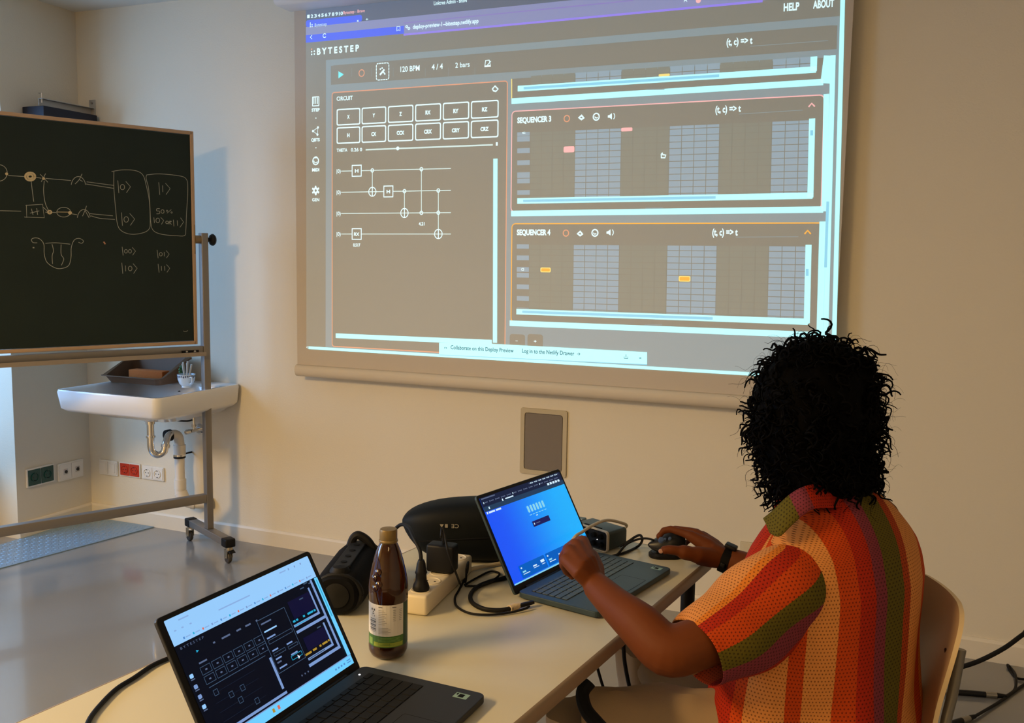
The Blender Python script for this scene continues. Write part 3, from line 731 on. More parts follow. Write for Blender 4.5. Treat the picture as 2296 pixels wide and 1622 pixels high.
stroke([(968, 724), (950, 726), (950, 738), (966, 740), (966, 754), (948, 756)], t=0.0025); ell(985, 742, 9, 11, t=0.0025); stroke([(1012, 752), (1038, 730)], t=0.002); ell(1012, 738, 4, 4, t=0.002); ell(1040, 748, 4, 4, t=0.002)
stroke([(932, 778), (936, 812)], t=0.0025); ell(956, 796, 11, 14, t=0.0025); stroke([(974, 778), (992, 796), (978, 820)], t=0.0025, sp=False)
ell(1012, 808, 8, 8, t=0.0025); stroke([(1024, 820), (1026, 802), (1038, 802), (1028, 810), (1040, 820)], t=0.0025)
stroke([(1050, 792), (1054, 832)], t=0.0025); stroke([(1074, 796), (1076, 828)], t=0.0025); stroke([(1094, 780), (1112, 806), (1090, 838)], t=0.0025, sp=False)
CH.done('chalk_writing', cb)
stroke([(225, 932), (200, 930), (190, 912), (210, 902), (240, 908), (265, 940), (268, 1000), (285, 1050), (330, 1082), (370, 1088), (415, 1070), (430, 1020), (432, 960), (450, 915), (480, 905), (505, 920), (495, 935), (475, 928)])
stroke([(275, 935), (340, 932), (425, 940)]); stroke([(315, 940), (324, 980), (316, 1010), (318, 1060)]); stroke([(370, 942), (370, 1000), (386, 1030), (372, 1068)])
stroke([(628, 925), (638, 940)], mat('orange_chalk', (0.5, 0.25, 0.15), 0.95), 0.006); stroke([(1110, 1466), (1124, 1470), (1138, 1464)], t=0.002); stroke([(198, 960), (208, 962)], t=0.005)
CH.done('chalk_drawing', cb)

# ================================================================== sink
sk = thing('sink', 'white ceramic sink on the front wall in the corner, behind the chalkboard stand', 'sink', (-3.47, YW, 0.837))
x0, x1, yf = -3.764-(-3.47), -3.118-(-3.47), -0.60
RZ = 0.0
def rr3(xa, xb, ya_, yb_, r, z, n=5):
    return [Vector((x, y, z)) for x, y in rrect(xb-xa, yb_-ya_, r, n, (xa+xb)/2, (ya_+yb_)/2)]
b = MB()
# outer shell down, then rim and basin inside
outs = [rr3(x0+0.09, x1-0.09, yf+0.16, -0.002, 0.06, -0.145), rr3(x0+0.06, x1-0.06, yf+0.12, -0.002, 0.05, -0.122), rr3(x0+0.022, x1-0.022, yf+0.03, -0.002, 0.05, -0.108), rr3(x0+0.008, x1-0.008, yf+0.010, -0.002, 0.04, -0.092), rr3(x0, x1, yf, -0.002, 0.035, -0.012), rr3(x0+0.004, x1-0.004, yf+0.004, -0.004, 0.033, 0.0),
        rr3(x0+0.022, x1-0.022, yf+0.022, -0.12, 0.035, 0.0), rr3(x0+0.034, x1-0.034, yf+0.034, -0.13, 0.04, -0.014), rr3(x0+0.07, x1-0.07, yf+0.08, -0.16, 0.06, -0.085), rr3(x0+0.14, x1-0.14, yf+0.18, -0.22, 0.06, -0.100)]
b.rings(outs, None, True, True); b.build('basin', CERAM, sk, smooth=True, angle=60)
MB().cyl((0.065, -0.125, -0.045), (0.065, -0.142, -0.048), 0.010, 16).build('overflow_hole', SOCKH, sk)
tx, ty = -0.010, -0.27
MB().lathe([(0.040, -0.140), (0.041, -0.168), (0.030, -0.176), (0.028, -0.184)], (tx, ty, 0), 28, None).build('drain_cup', CERAM, sk)
tx, ty = -0.010, -0.27
tp = spline([(tx, ty, -0.175), (tx, ty, -0.25), (tx, ty, -0.315), (tx+0.006, ty+0.008, -0.347), (tx+0.022, ty+0.026, -0.362), (tx+0.040, ty+0.046, -0.348), (tx+0.044, ty+0.054, -0.318), (tx+0.034, ty+0.075, -0.290), (tx+0.020, ty+0.105, -0.272), (tx+0.010, ty+0.135, -0.270)], 6)
t = MB(); t.tube(tp, 0.0175, 18); t.build('trap_pipe', CHROME, sk, smooth=True)
for q0, q1 in (((tx, ty, -0.183), (tx, ty, -0.198)), ((tx, ty, -0.258), (tx, ty, -0.268)), ((tx+0.045, ty+0.052, -0.326), (tx+0.043, ty+0.058, -0.312))): MB().cyl(q0, q1, 0.0225, 20).build('trap_nut', CHROME, sk)

dp = thing('drain_pipe', 'white plastic drain pipe with black clamp running down the wall below the sink', 'pipe', (-3.474, YW, 0.20))
wx = -3.33; px_, py_ = 0.0, -0.085
p = MB()
p.tube(spline([(-0.006, -0.146, 0.357), (0.004, -0.115, 0.358), (0.011, -0.095, 0.345), (0.012, -0.088, 0.31), (0.012, -0.088, 0.27)], 6), [0.026]*25, 20)
p.cyl((0.012, -0.088, 0.30), (0.012, -0.088, 0.25), 0.032, 22); p.cyl((0.012, -0.088, 0.26), (0.012, -0.088, 0.06), 0.0255, 22); p.cyl((0.012, -0.088, 0.115), (0.012, -0.088, 0.062), 0.031, 22)
p.tube(spline([(0.012, -0.088, 0.07), (0.014, -0.086, 0.03), (0.035, -0.076, -0.004), (0.07, -0.058, -0.016), (0.12, -0.027, -0.018), (0.155, -0.004, -0.018)], 6), 0.0285, 20)
p.cyl((0.012, -0.087, 0.045), (0.026, -0.082, 0.010), 0.033, 22); p.cyl((0.062, -0.062, -0.013), (0.080, -0.052, -0.017), 0.033, 22)
p.build('pipe', PVC, dp, smooth=True, angle=40)
MB().cyl((-0.010, -0.158, 0.357), (-0.004, -0.132, 0.358), 0.031, 22).build('rubber_sleeve', RUBBER, dp)
cl = MB(); cl.lathe([(0.0262, -0.016), (0.031, -0.016), (0.031, -0.008), (0.029, -0.004), (0.029, 0.004), (0.031, 0.008), (0.031, 0.016), (0.0262, 0.016)], (0.012, -0.088, 0.246), 26); cl.box((0.018, -0.040, 0.246), (0.006, 0.076, 0.008)); cl.build('pipe_clamp', BLACK, dp)
MB().lathe([(0.0292, -0.0055), (0.0318, -0.0055), (0.0318, 0.0055), (0.0292, 0.0055)], (0.012, -0.088, 0.246), 26).build('clamp_band', CHROME, dp)

av = thing('angle_valve', 'chrome angle valve on the wall under the right side of the sink', 'valve', (-3.40, YW, 0.575))
v = MB(); v.cyl((0, -0.001, 0), (0, -0.012, 0), 0.030, 24, r1=0.020); v.cyl((0, -0.010, 0), (0, -0.070, 0), 0.010, 16); v.cyl((0, -0.045, 0), (0, -0.045, 0.085), 0.0075, 14); v.cyl((0, -0.045, 0.018), (0, -0.045, 0.034), 0.0115, 6); v.build('valve_body', CHROME, av)
MB().lathe([(0.007, 0), (0.012, 0.004), (0.013, 0.026), (0.009, 0.032)], (0, -0.070, 0), 14, None, (-0.3, -1, -0.1)).build('valve_handle', CHROME, av)
MB().tube(spline([(0, -0.045, 0.060), (-0.03, -0.06, 0.050), (-0.08, -0.10, 0.058), (-0.115, -0.14, 0.088), (-0.125, -0.15, 0.125)], 6), 0.0042, 10).build('supply_hose', BLACK, av, smooth=True)

# washing-up tub, sponge, cup
tb = thing('wash_tub', 'taupe plastic wash tub with a lipped rim standing on the sink', 'tub', (-3.585, YW-0.175, 0.839), math.radians(2))
t = MB(); W0, D0, W1, D1, Hh = 0.325, 0.20, 0.355, 0.24, 0.125
def rc(w_, d_, z, r=0.03): return [Vector((x, y, z)) for x, y in rrect(w_, d_, r, 4)]
lo_ = lambda r: [Vector((v.x, v.y, v.z*(0.30+0.70*min(1, max(0, (v.y+0.09)/0.06))))) for v in r]
t.rings([rc(W0, D0, 0), lo_(rc(W1, D1, Hh-0.012)), lo_(rc(W1+0.03, D1+0.03, Hh-0.010)), lo_(rc(W1+0.03, D1+0.03, Hh)), lo_(rc(W1-0.006, D1-0.006, Hh)), rc(W0-0.006, D0-0.006, 0.006)], None, True, True)
TUB = mat('taupe_plastic', (0.115, 0.055, 0.022), 0.6)
t.build('tub_shell', TUB, tb, angle=45)
spg = tag(MB().box((0, 0, 0), (0.215, 0.06, 0.056), bev=0.004).build('sponge', mat('orange_sponge', (0.42, 0.11, 0.015), 0.9, bump=(120, 0.8, 0.003)), None), 'orange-brown block sponge lying in the taupe tub on the sink', 'sponge')
spg.location = (-3.545, YW-0.200, 0.876); spg.rotation_euler = (math.radians(0), math.radians(0), math.radians(3))
PORC = mat('pale_porcelain', (0.50, 0.60, 0.68), 0.12)
cu = thing('cup', 'pale blue porcelain cup with a flowered band on the rim of the sink', 'cup', (-3.268, YW-0.24, 0.838), math.radians(-25))
m = MB(); m.lathe([(0.023, 0.0), (0.024, 0.004), (0.022, 0.007), (0.034, 0.020), (0.041, 0.040), (0.0445, 0.066), (0.0425, 0.066), (0.038, 0.040), (0.030, 0.022), (0.012, 0.010)], (0, 0, 0), 32); m.build('cup_body', PORC, cu, smooth=True, angle=60)
m = MB()
for k in range(26):
    a = k*6.283/26; z = 0.057+0.002*math.sin(k*2.1); r = 0.0440
    m.add([Vector((r*math.cos(a+d), r*math.sin(a+d), z+e)) for d, e in ((-0.07, -0.003), (0.0, -0.006), (0.07, -0.002), (0.08, 0.004), (0.0, 0.006), (-0.08, 0.003))], [tuple(range(6))], None, False)
m.build('flower_band', mat('band_blue', (0.06, 0.08, 0.14), 0.3), cu)
MB().tube(spline([(0.040, 0, 0.052), (0.062, 0, 0.056), (0.068, 0, 0.040), (0.055, 0, 0.024), (0.034, 0, 0.022)], 6), 0.0035, 10).build('handle', PORC, cu, smooth=True)
STK = mat('frosted_sticks', (0.62, 0.62, 0.56), 0.4)
for k, (dx, dy, L_, h) in enumerate(((-0.012, 0.0, 0.11, 0), (0.0, 0.008, 0.115, 0), (0.010, -0.006, 0.108, 0), (0.016, 0.008, 0.10, 0), (-0.004, -0.012, 0.104, 0))):
    q = MB(); q.tube([(dx*0.4, dy*0.4, 0.016), (dx*1.5, dy*1.5, 0.016+L_)], [0.003, 0.0045], 8)
    o = q.build('brush', STK, None, smooth=True); o.location = (-3.268, YW-0.24, 0.838)
    tag(o, 'whitish thin brush standing upright in the flowered cup on the sink', 'brush', 'brushes in the flowered cup')
gl = MB()
for k in range(7):
    a = k*0.9; r = 0.012; gl.lathe([(0.0, -0.006), (0.008, -0.004), (0.011, 0.002), (0.006, 0.009), (0.0, 0.011)], (-0.046+0.006*math.cos(a), 0.01*math.sin(a), 0.010+k*0.0135), 9)
o = gl.build('green_bottle', mat('leaf_green', (0.035, 0.11, 0.03), 0.6), None, smooth=True); o.location = (-3.280, YW-0.205, 0.842)
tag(o, 'knobbly green plastic thing wedged between tub and flowered cup', 'bottle')
# ================================================================== table
def sz(px_, py_, z):
    d = R3 @ Vector((px_-1148, py_-811, F_PX)); return Vector((0, 0, CAMH))+d*((z-CAMH)/d.z)
def sd(px_, py_, dep):
    return Vector((0, 0, CAMH))+(R3 @ Vector((px_-1148, py_-811, F_PX)))*(dep/F_PX)
TA = math.radians(-7.47)
tbl = thing('table', 'long cream laminate table with a brown-grey rounded edge band', 'table', (-0.855, 1.632, 0), TA)
LAM = mat('cream_laminate', (0.60, 0.565, 0.43), 0.38, bump=(900, 0.08, 0.0004))
BAND = mat('edge_band', (0.26, 0.19, 0.125), 0.45)
TW, TL = 0.70, 1.60
o = rrect(TW-0.016, TL-0.016, 0.02, 5)
MB().prism(o, (0, 0, 0.712), (1, 0, 0), (0, 1, 0), (0, 0, 0.0279)).build('table_top', LAM, tbl)
o1 = rrect(TW, TL, 0.028, 5); n = len(o1); m = MB()
prof = [(0.008, 0.7115), (0.001, 0.7125), (0, 0.716), (0, 0.734), (0.002, 0.7385), (0.008, 0.7402)]
m.rings([[Vector((x*(1-2*d/TW), y*(1-2*d/TL), z)) for x, y in o1] for d, z in prof], None, False, False)
m.build('edge_band', BAND, tbl, smooth=True, angle=60)
for sx in (-1, 1):
    for sy in (-1, 1):
        MB().cyl((sx*0.30, sy*0.74, 0.0), (sx*0.30, sy*0.74, 0.712), 0.018, 18).build('leg', BLACK, tbl)
f = MB(); f.box((-0.30, 0, 0.69), (0.03, 1.46, 0.035)); f.box((0.24, 0, 0.69), (0.03, 1.46, 0.035)); f.build('underframe', BLACK, tbl)

# ================================================================== laptops
def emis_grad(name, ca, cb, p0, p1, es=1.0):
    """screen wallpaper: a colour blend across the display (object space x)"""
    m = bpy.data.materials.new(name); m.use_nodes = True; nt = m.node_tree; b = nt.nodes['Principled BSDF']
    b.inputs['Base Color'].default_value = (0.01, 0.01, 0.01, 1); b.inputs['Roughness'].default_value = 0.25
    tc = nt.nodes.new('ShaderNodeTexCoord'); sp = nt.nodes.new('ShaderNodeSeparateXYZ'); mr = nt.nodes.new('ShaderNodeMapRange')
    mr.inputs['From Min'].default_value = p0; mr.inputs['From Max'].default_value = p1; mr.interpolation_type = 'SMOOTHSTEP'
    mx = nt.nodes.new('ShaderNodeMix'); mx.data_type = 'RGBA'; mx.inputs[6].default_value = (*ca, 1); mx.inputs[7].default_value = (*cb, 1)
    nt.links.new(tc.outputs['Object'], sp.inputs[0]); nt.links.new(sp.outputs['Y'], mr.inputs['Value']); nt.links.new(mr.outputs[0], mx.inputs['Factor'])
    nt.links.new(mx.outputs[2], b.inputs['Emission Color']); b.inputs['Emission Strength'].default_value = es
    return m
def laptop(name, label, hl, yaw, W_, D_, tilt, L_, body, keym, sticker):
    """hl = left hinge corner (user's left); local +x towards the user, +y to the user's right"""
    t = thing(name, label, 'laptop', (hl[0], hl[1], 0.7405), yaw)
    b = MB()
    b.prism([(x, y) for x, y in rrect(D_, W_, 0.014, 5, D_/2, W_/2)], (0, 0, 0.0035), (1, 0, 0), (0, 1, 0), (0, 0, 0.0125))
    b.build('base', body, t, bevel=0.002)
    ft = MB(); 
    for x in (0.03, D_-0.03): ft.box((x, W_/2, 0.0018), (0.008, W_*0.8, 0.0036))
    ft.build('rubber_foot', RUBBER, t)
    # keyboard
    kx0, kx1 = D_*0.11, D_*0.56; ky0, ky1 = W_*0.06, W_*0.94; zt = 0.0161
    kb = MB().box(((kx0+kx1)/2, W_/2, zt), (kx1-kx0, ky1-ky0, 0.0004)).build('keyboard', BLACK, t)
    rows = 6; rh = (kx1-kx0)/5.6; cache = {}
    lay = [[1]*14, [1]*13+[1.9], [1.5]+[1]*12+[1.4], [1.8]+[1]*11+[2.1], [2.3]+[1]*10+[2.6], [1.1, 1.1, 1.1, 1.1, 5.2, 1.1, 1.1, 1.0, 1.0, 1.0]]
    x = kx0+0.0005
    for r in range(rows):
        hh = rh*(0.6 if r == 0 else 1.0)
        tot = sum(lay[r]); y = ky0+0.0005; uw = (ky1-ky0-0.001)/tot
        for w_ in lay[r]:
            kw = uw*w_; key = (round(kw, 5), r == 0)
            if key not in cache:
                q = MB(); a_, b_ = hh-0.0024, kw-0.0024
                q.rings([[Vector((u, v, 0)) for u, v in rrect(a_, b_, 0.0015, 2)], [Vector((u, v, 0.0012)) for u, v in rrect(a_-0.0005, b_-0.0005, 0.0015, 2)]], None, True, True)
                ko = q.build('key', keym, kb); cache[key] = ko
            else:
                ko = cache[key].copy(); COL.objects.link(ko)
            ko.location = (x+hh/2, y+kw/2, zt+0.0002)
            y += kw
        x += hh
    # touchpad
    tpd = MB(); tpd.prism(rrect(D_*0.30, W_*0.36, 0.004, 3, D_*0.795, W_*0.49), (0, 0, 0.0158), (1, 0, 0), (0, 1, 0), (0, 0, 0.0004)); tpd.build('touchpad', body, t)
    fr = MB(); 
    oo = rrect(D_*0.30+0.002, W_*0.36+0.002, 0.005, 3, D_*0.795, W_*0.49); ii = rrect(D_*0.30, W_*0.36, 0.004, 3, D_*0.795, W_*0.49); nn_ = len(oo)
    fr.add([Vector((u, v, 0.01625)) for u, v in oo+ii], [(k, (k+1) % nn_, (k+1) % nn_+nn_, k+nn_) for k in range(nn_)], None, False); fr.build('touchpad_gap', BLACKM, t)
    sb = MB(); sb.box((D_*0.86, W_*0.93, 0.0161), (0.026, 0.018, 0.0002)); so = sb.build('sticker', mat('sticker_silver', (0.22, 0.36, 0.33), 0.4), t); so['label'] = sticker
    s2 = MB(); s2.box((D_*0.86, W_*0.93, 0.0163), (0.010, 0.011, 0.0002)); s2.box((D_*0.86-0.009, W_*0.93+0.004, 0.0163), (0.003, 0.006, 0.0002)); s2.build('sticker_print', BLACKM, so)
    # lid: its own frame: u along the hinge (local +y), v up the lid
    vdir = Vector((-math.cos(tilt), 0, math.sin(tilt))); ud = Vector((0, 1, 0)); nd = Vector((math.sin(tilt), 0, math.cos(tilt)))
    P0 = Vector((-0.004, 0, 0.0065))
    ld = MB(); ld.prism(rrect(W_, L_, 0.008, 4, W_/2, L_/2), P0, ud, vdir, -nd*0.006); lo = ld.build('lid', body, t, bevel=0.001)
    bz = MB(); bz.prism(rrect(W_-0.002, L_-0.002, 0.007, 4, W_/2, L_/2), P0+nd*0.0001, ud, vdir, nd*0.0006); bz.build('bezel', BLACK, lo)
    h = MB(); h.cyl(Vector((-0.006, W_*0.12, 0.010)), Vector((-0.006, W_*0.88, 0.010)), 0.0058, 14); h.build('hinge', BLACK, t)
    def wp(u, v, k=0.001): return mw(t) @ (P0+ud*u+vdir*v+nd*k)
    nw = (mw(t).to_3x3() @ nd)
    return t, lo, wp, nw
CHAR = mat('charcoal_body', (0.022, 0.024, 0.029), 0.5, 0.2)
BLUEG = mat('slate_blue_body', (0.040, 0.064, 0.074), 0.42, 0.3)
KEYB = mat('slate_keys', (0.065, 0.098, 0.112), 0.5); KEYD = mat('dark_keys', (0.006, 0.006, 0.0055), 0.6, spec=0.3)
def px_em(name, c, es=1.0): return mat('display_'+name, (0.003, 0.003, 0.003), 0.45, emit=c, es=es, spec=0.15)

# ---- right laptop (in front of the person)
lr, lid, wp, nw = laptop('laptop', 'slate grey laptop with a bright blue display in front of the seated person', (-0.756, 1.874), math.radians(-12.08), 0.365, 0.21, math.radians(60.95), 0.24, BLUEG, KEYB, 'small silver sticker')
q = [(1079.6, 1119), (1247, 1060), (1304, 1231), (1148.7, 1325.4)]
c3 = [wp(0.008, 0.232), wp(0.357, 0.232), wp(0.357, 0.020), wp(0.008, 0.020)]
D = Flat(q, c3, nw, 0.0003, 1.55, 1.0)
GR = emis_grad('display_wallpaper', (0.0, 0.085, 0.92), (0.0, 0.42, 0.98), 0.03, 0.34, 1.0)
D.ruv(0, 0, 1.55, 1.0, GR, 1)
DK = px_em('navy', (0.008, 0.014, 0.045)); DK2 = px_em('slate', (0.016, 0.045, 0.10)); DW = px_em('white', (0.65, 0.85, 1.0)); DP = px_em('pale', (0.25, 0.65, 0.85)); DD = px_em('darkblue', (0.01, 0.01, 0.10)); DM = px_em('panelblue', (0.0, 0.11, 0.52)); DG = px_em('dimtext', (0.10, 0.13, 0.22))
D.ruv(0, 0, 1.55, 0.125, DK, 2); D.ruv(0, 0.105, 1.55, 0.16, DK2, 3)
rng = random.Random(3)
for k in range(14): D.ruv(0.03+k*0.105, 0.052, 0.042+k*0.105, 0.072, (DW if k % 5 == 0 else DG), 4); D.ruv(0.05+k*0.105, 0.056, 0.105+k*0.105, 0.067, DG, 4)
for k in range(22): D.ruv(0.9+k*0.028, 0.012, 0.918+k*0.028, 0.026, DW if k % 3 else DG, 4)
D.ruv(0.02, 0.008, 0.26, 0.022, DG, 4); D.ruv(0.08, 0.118, 0.10, 0.142, DW, 5); D.ruv(0.34, 0.082, 0.36, 0.108, DW, 5); D.ruv(0.40, 0.086, 0.55, 0.100, DW, 5)
for k in range(5): D.ruv(1.22+k*0.055, 0.085, 1.26+k*0.055, 0.112, DW, 5)
D.ruv(0.02, 0.165, 0.04, 0.19, DW, 5); D.ruv(0.055, 0.168, 0.16, 0.188, DW, 5); D.ruv(0.18, 0.168, 0.27, 0.188, DW, 5)
for k in range(6):
    D.ruv(0.69+k*0.058, 0.255, 0.728+k*0.058, 0.335, DP, 5, 0.014); D.ruv(0.69+k*0.058, 0.36, 0.73+k*0.058, 0.368, DP, 5)
D.ruv(0.80, 0.385, 0.83, 0.395, DW, 5)
D.ruv(0.68, 0.44, 1.01, 0.505, DD, 5); D.ruv(0.70, 0.462, 0.716, 0.482, DW, 6); D.ruv(0.74, 0.468, 0.82, 0.478, DG, 6)
for k in range(3):
    u = 0.17+k*0.50; D.ruv(u, 0.83, min(u+0.475, 1.54), 0.975, DM, 5, 0.01)
    for a, b, c, d_ in ((0.02, 0.855, 0.045, 0.87), (0.03, 0.90, 0.09, 0.918), (0.03, 0.93, 0.15, 0.938), (0.23, 0.89, 0.30, 0.905), (0.23, 0.915, 0.33, 0.922), (0.38, 0.87, 0.45, 0.90), (0.39, 0.915, 0.45, 0.922)):
        if u+c < 1.53: D.ruv(u+a, b, u+c, d_, DW if a != 0.03 or b > .92 else DP, 6)
D.ruv(0, 0.985, 1.55, 1.0, DP, 5)
D.done('display', lid)

# ---- left laptop (foreground)
ll, lid, wp, nw = laptop('laptop', 'charcoal laptop in the foreground showing a dark app under a white browser bar', (-0.882, 1.029), math.radians(-2.06), 0.375, 0.253, math.radians(61.04), 0.238, CHAR, KEYD, 'small silver-green sticker')
q = [(359, 1396), (697, 1255), (801, 1488), (487, 1715)]
c3 = [wp(0.012, 0.230), wp(0.363, 0.230), wp(0.363, 0.018), wp(0.012, 0.018)]
D = Flat(q, c3, nw, 0.0003, 1.65, 1.0)
LW = px_em('skywhite', (0.31, 0.60, 0.97)); LC = px_em('taskbar', (0.16, 0.62, 1.0)); LK = px_em('black', (0.0015, 0.003, 0.009)); LN = px_em('midnight', (0.004, 0.004, 0.03)); LS = px_em('steel', (0.20, 0.32, 0.62)); LT = px_em('teal', (0.02, 0.40, 0.65)); LY = px_em('amber', (0.42, 0.26, 0.03)); LG = px_em('greytext', (0.10, 0.14, 0.25)); LD = px_em('dimline', (0.012, 0.02, 0.045)); LB = px_em('line', (0.05, 0.09, 0.16)); LQ = px_em('dotblue', (0.08, 0.25, 0.60)); LR = px_em('dotred', (0.7, 0.15, 0.10))
D.ruv(0, 0, 1.65, 1.0, LK, 1); D.ruv(0, 0, 1.65, 0.195, LW, 2, 0.01); D.ruv(0, 0.10, 1.65, 0.195, LW, 2)
D.ruv(0, 0.925, 1.65, 1.0, LC, 2); D.ruv(0, 0.918, 1.65, 0.926, LS, 3)
FT = px_em('fainttext', (0.25, 0.42, 0.75))
for k in range(16): D.ruv(0.10+k*0.095, 0.160, 0.115+k*0.095, 0.176, (LQ, LT, LR, LS)[k % 4], 3); D.ruv(0.125+k*0.095, 0.164, 0.17+k*0.095, 0.172, FT, 3)
for u, v, w_ in ((0.12, 0.03, 0.10), (0.5, 0.09, 0.35), (1.25, 0.03, 0.08), (0.05, 0.09, 0.02), (0.12, 0.09, 0.02), (0.20, 0.09, 0.02)): D.ruv(u, v, u+w_, v+0.010, FT, 3)
for k, u in enumerate((1.36, 1.44, 1.52)): D.ruv(u, 0.028, u+0.014, 0.045, LS, 3)
D.mb.uv = None
def dt(st, u, v, u1, h, m, L=4):
    vs, fs = text_mesh(st, 0.0); a = min(p[0] for p in vs); b = max(p[0] for p in vs); k = (u1-u)/(b-a)
    D.mb.add([D.P(u+(x-a)*k, v-y*h/0.7, L) for x, y in vs], fs, m, False)
dt('B Y T E S T E P', 0.04, 0.235, 0.27, 0.018, LG)
D.poly([(0.16, 0.285), (0.16, 0.305), (0.185, 0.295)], LT, 4)
for u, w_ in ((0.33, 0.02), (0.42, 0.09), (0.58, 0.05), (0.68, 0.06), (0.80, 0.02)): D.ruv(u, 0.29, u+w_, 0.303, LG, 4)
D.ruv(0.14, 0.375, 0.22, 0.387, LG, 4)
def fr_(u0, v0, u1, v1, m, t_=0.004, L=4):
    for a, b, c, d_ in ((u0, v0, u1, v0+t_), (u0, v1-t_, u1, v1), (u0, v0, u0+t_, v1), (u1-t_, v0, u1, v1)): D.ruv(a, b, c, d_, m, L)
for j in range(2):
    for i in range(6):
        u, v = 0.13+i*0.115, 0.41+j*0.072; fr_(u, v, u+0.10, v+0.060, LB); D.ruv(u+0.04, v+0.025, u+0.06, v+0.036, LG, 5)
D.ruv(0.14, 0.565, 0.75, 0.570, LB, 4)
for k in range(4): D.ruv(0.14, 0.62+k*0.07, 0.60, 0.622+k*0.07, LD, 4)
for u, v in ((0.18, 0.62), (0.30, 0.69), (0.42, 0.69), (0.36, 0.76), (0.50, 0.83)): fr_(u-0.022, v-0.022, u+0.022, v+0.022, LB, 0.004, 5)
for k, v in enumerate((0.42, 0.50, 0.575, 0.65)): D.ruv(0.02, v, 0.055, v+0.03, LW if k in (0, 3) else LS, 4, 0.008); D.ruv(0.02, v+0.037, 0.058, v+0.045, LG, 4)
D.ruv(0.775, 0.60, 0.80, 0.86, LS, 4); D.ruv(0.10, 0.885, 0.81, 0.905, LS, 4)
# popup
fr_(0.80, 0.30, 1.14, 0.745, LB, 0.005, 7); D.ruv(0.805, 0.305, 1.135, 0.74, LK, 6)
for u0, v0, u1, m in ((0.83, 0.335, 0.95, LG), (0.83, 0.40, 0.98, LW), (0.83, 0.455, 0.93, LS), (0.83, 0.56, 0.90, LS), (1.00, 0.57, 1.07, LS), (0.83, 0.63, 0.90, LS), (0.83, 0.66, 0.88, LG), (0.83, 0.705, 0.92, LS), (1.0, 0.66, 1.08, LS)): D.ruv(u0, v0, u1, v0+0.012, m, 8)
fr_(0.83, 0.478, 1.12, 0.51, LB, 0.004, 8); fr_(0.83, 0.585, 0.97, 0.612, LB, 0.004, 8); fr_(1.0, 0.595, 1.12, 0.62, LB, 0.004, 8); fr_(0.99, 0.675, 1.12, 0.71, LT, 0.004, 8)
D.poly([(1.06, 0.69), (1.06, 0.725), (1.085, 0.712)], px_em('cursor', (0.8, 0.85, 1)), 9)
# right hand panels
def bar(u0, v0, u1, v1, m=LS, L=5): D.ruv(u0, v0, u1, v1, m, L)
bar(1.16, 0.470, 1.50, 0.490); bar(1.16, 0.522, 1.55, 0.545); bar(1.485, 0.25, 1.505, 0.49); bar(1.545, 0.20, 1.57, 0.545)
bar(1.16, 0.76, 1.50, 0.78); bar(1.14, 0.805, 1.56, 0.83); bar(1.485, 0.57, 1.505, 0.78); bar(1.545, 0.53, 1.57, 0.83); bar(1.605, 0.20, 1.65, 0.92, LC); bar(1.62, 0.22, 1.632, 0.56, LT, 6)
bar(1.17, 0.476, 1.36, 0.484, LT, 6); bar(1.17, 0.766, 1.38, 0.774, LB, 6)
for u, w_ in ((1.17, 0.03), (1.21, 0.025), (1.30, 0.025), (1.36, 0.075), (1.445, 0.025)): bar(u, 0.435, u+w_, 0.452, LT)
for u, w_ in ((1.15, 0.08), (1.25, 0.05), (1.34, 0.025), (1.38, 0.07), (1.46, 0.02)): bar(u, 0.72-(u-1.15)*0.02, u+w_, 0.737-(u-1.15)*0.02, LY)
D.ruv(1.20, 0.28, 1.48, 0.43, LN, 3); D.ruv(1.20, 0.60, 1.48, 0.71, LN, 3)
for u, v in ((1.40, 0.225), (1.34, 0.30), (1.52, 0.215), (1.46, 0.10+.1), (1.40, 0.58)): D.ruv(u, v, u+0.05, v+0.010, LB, 4)
for k, u in enumerate((1.02, 1.06, 1.10)): D.ruv(u, 0.845, u+0.012, 0.858, LG, 4)
for k in range(4): D.ruv(1.40+k*0.04, 0.955, 1.42+k*0.04, 0.97, LQ, 4)
D.ruv(1.57, 0.948, 1.62, 0.956, LQ, 4); D.ruv(1.57, 0.966, 1.62, 0.974, LQ, 4); D.ruv(0.60, 0.945, 0.625, 0.975, LY, 4); D.ruv(0.66, 0.945, 0.685, 0.975, LR, 4)
D.done('display', lid)
pl_ = MB(); pl_.cyl((0.0175, 0.338, 0.0162), (0.0175, 0.338, 0.0172), 0.0022, 10); pl_.build('power_light', px_em('led', (1, 1, 1)), ll)

# ================================================================== bottle
bc = Vector((-0.869, 1.496, 0.7405))
bt = thing('bottle', 'brown glass bottle with an olive screw cap and a white and green label', 'bottle', bc)
AMB = mat('brown_glass', (0.11, 0.030, 0.005), 0.06, trans=0.75, ior=1.45, coat=0.2)
m = MB()
bp_ = [(0.0, 0.004), (0.018, 0.003), (0.026, 0.0), (0.033, 0.005), (0.0370, 0.014), (0.0375, 0.024), (0.0365, 0.028), (0.0365, 0.110), (0.0378, 0.114), (0.0378, 0.138), (0.0365, 0.150), (0.0330, 0.168), (0.0285, 0.187), (0.0240, 0.203), (0.0195, 0.215), (0.0160, 0.222), (0.0150, 0.228), (0.0150, 0.246)]
inn = [(max(r-0.0028, 0.0), z+(0.003 if k < 4 else 0)) for k, (r, z) in enumerate(bp_)]
m.lathe(bp_+list(reversed(inn))[:-1]+[(0.0, 0.008)], (0, 0, 0), 48); m.build('glass_body', AMB, bt, smooth=True, angle=60)
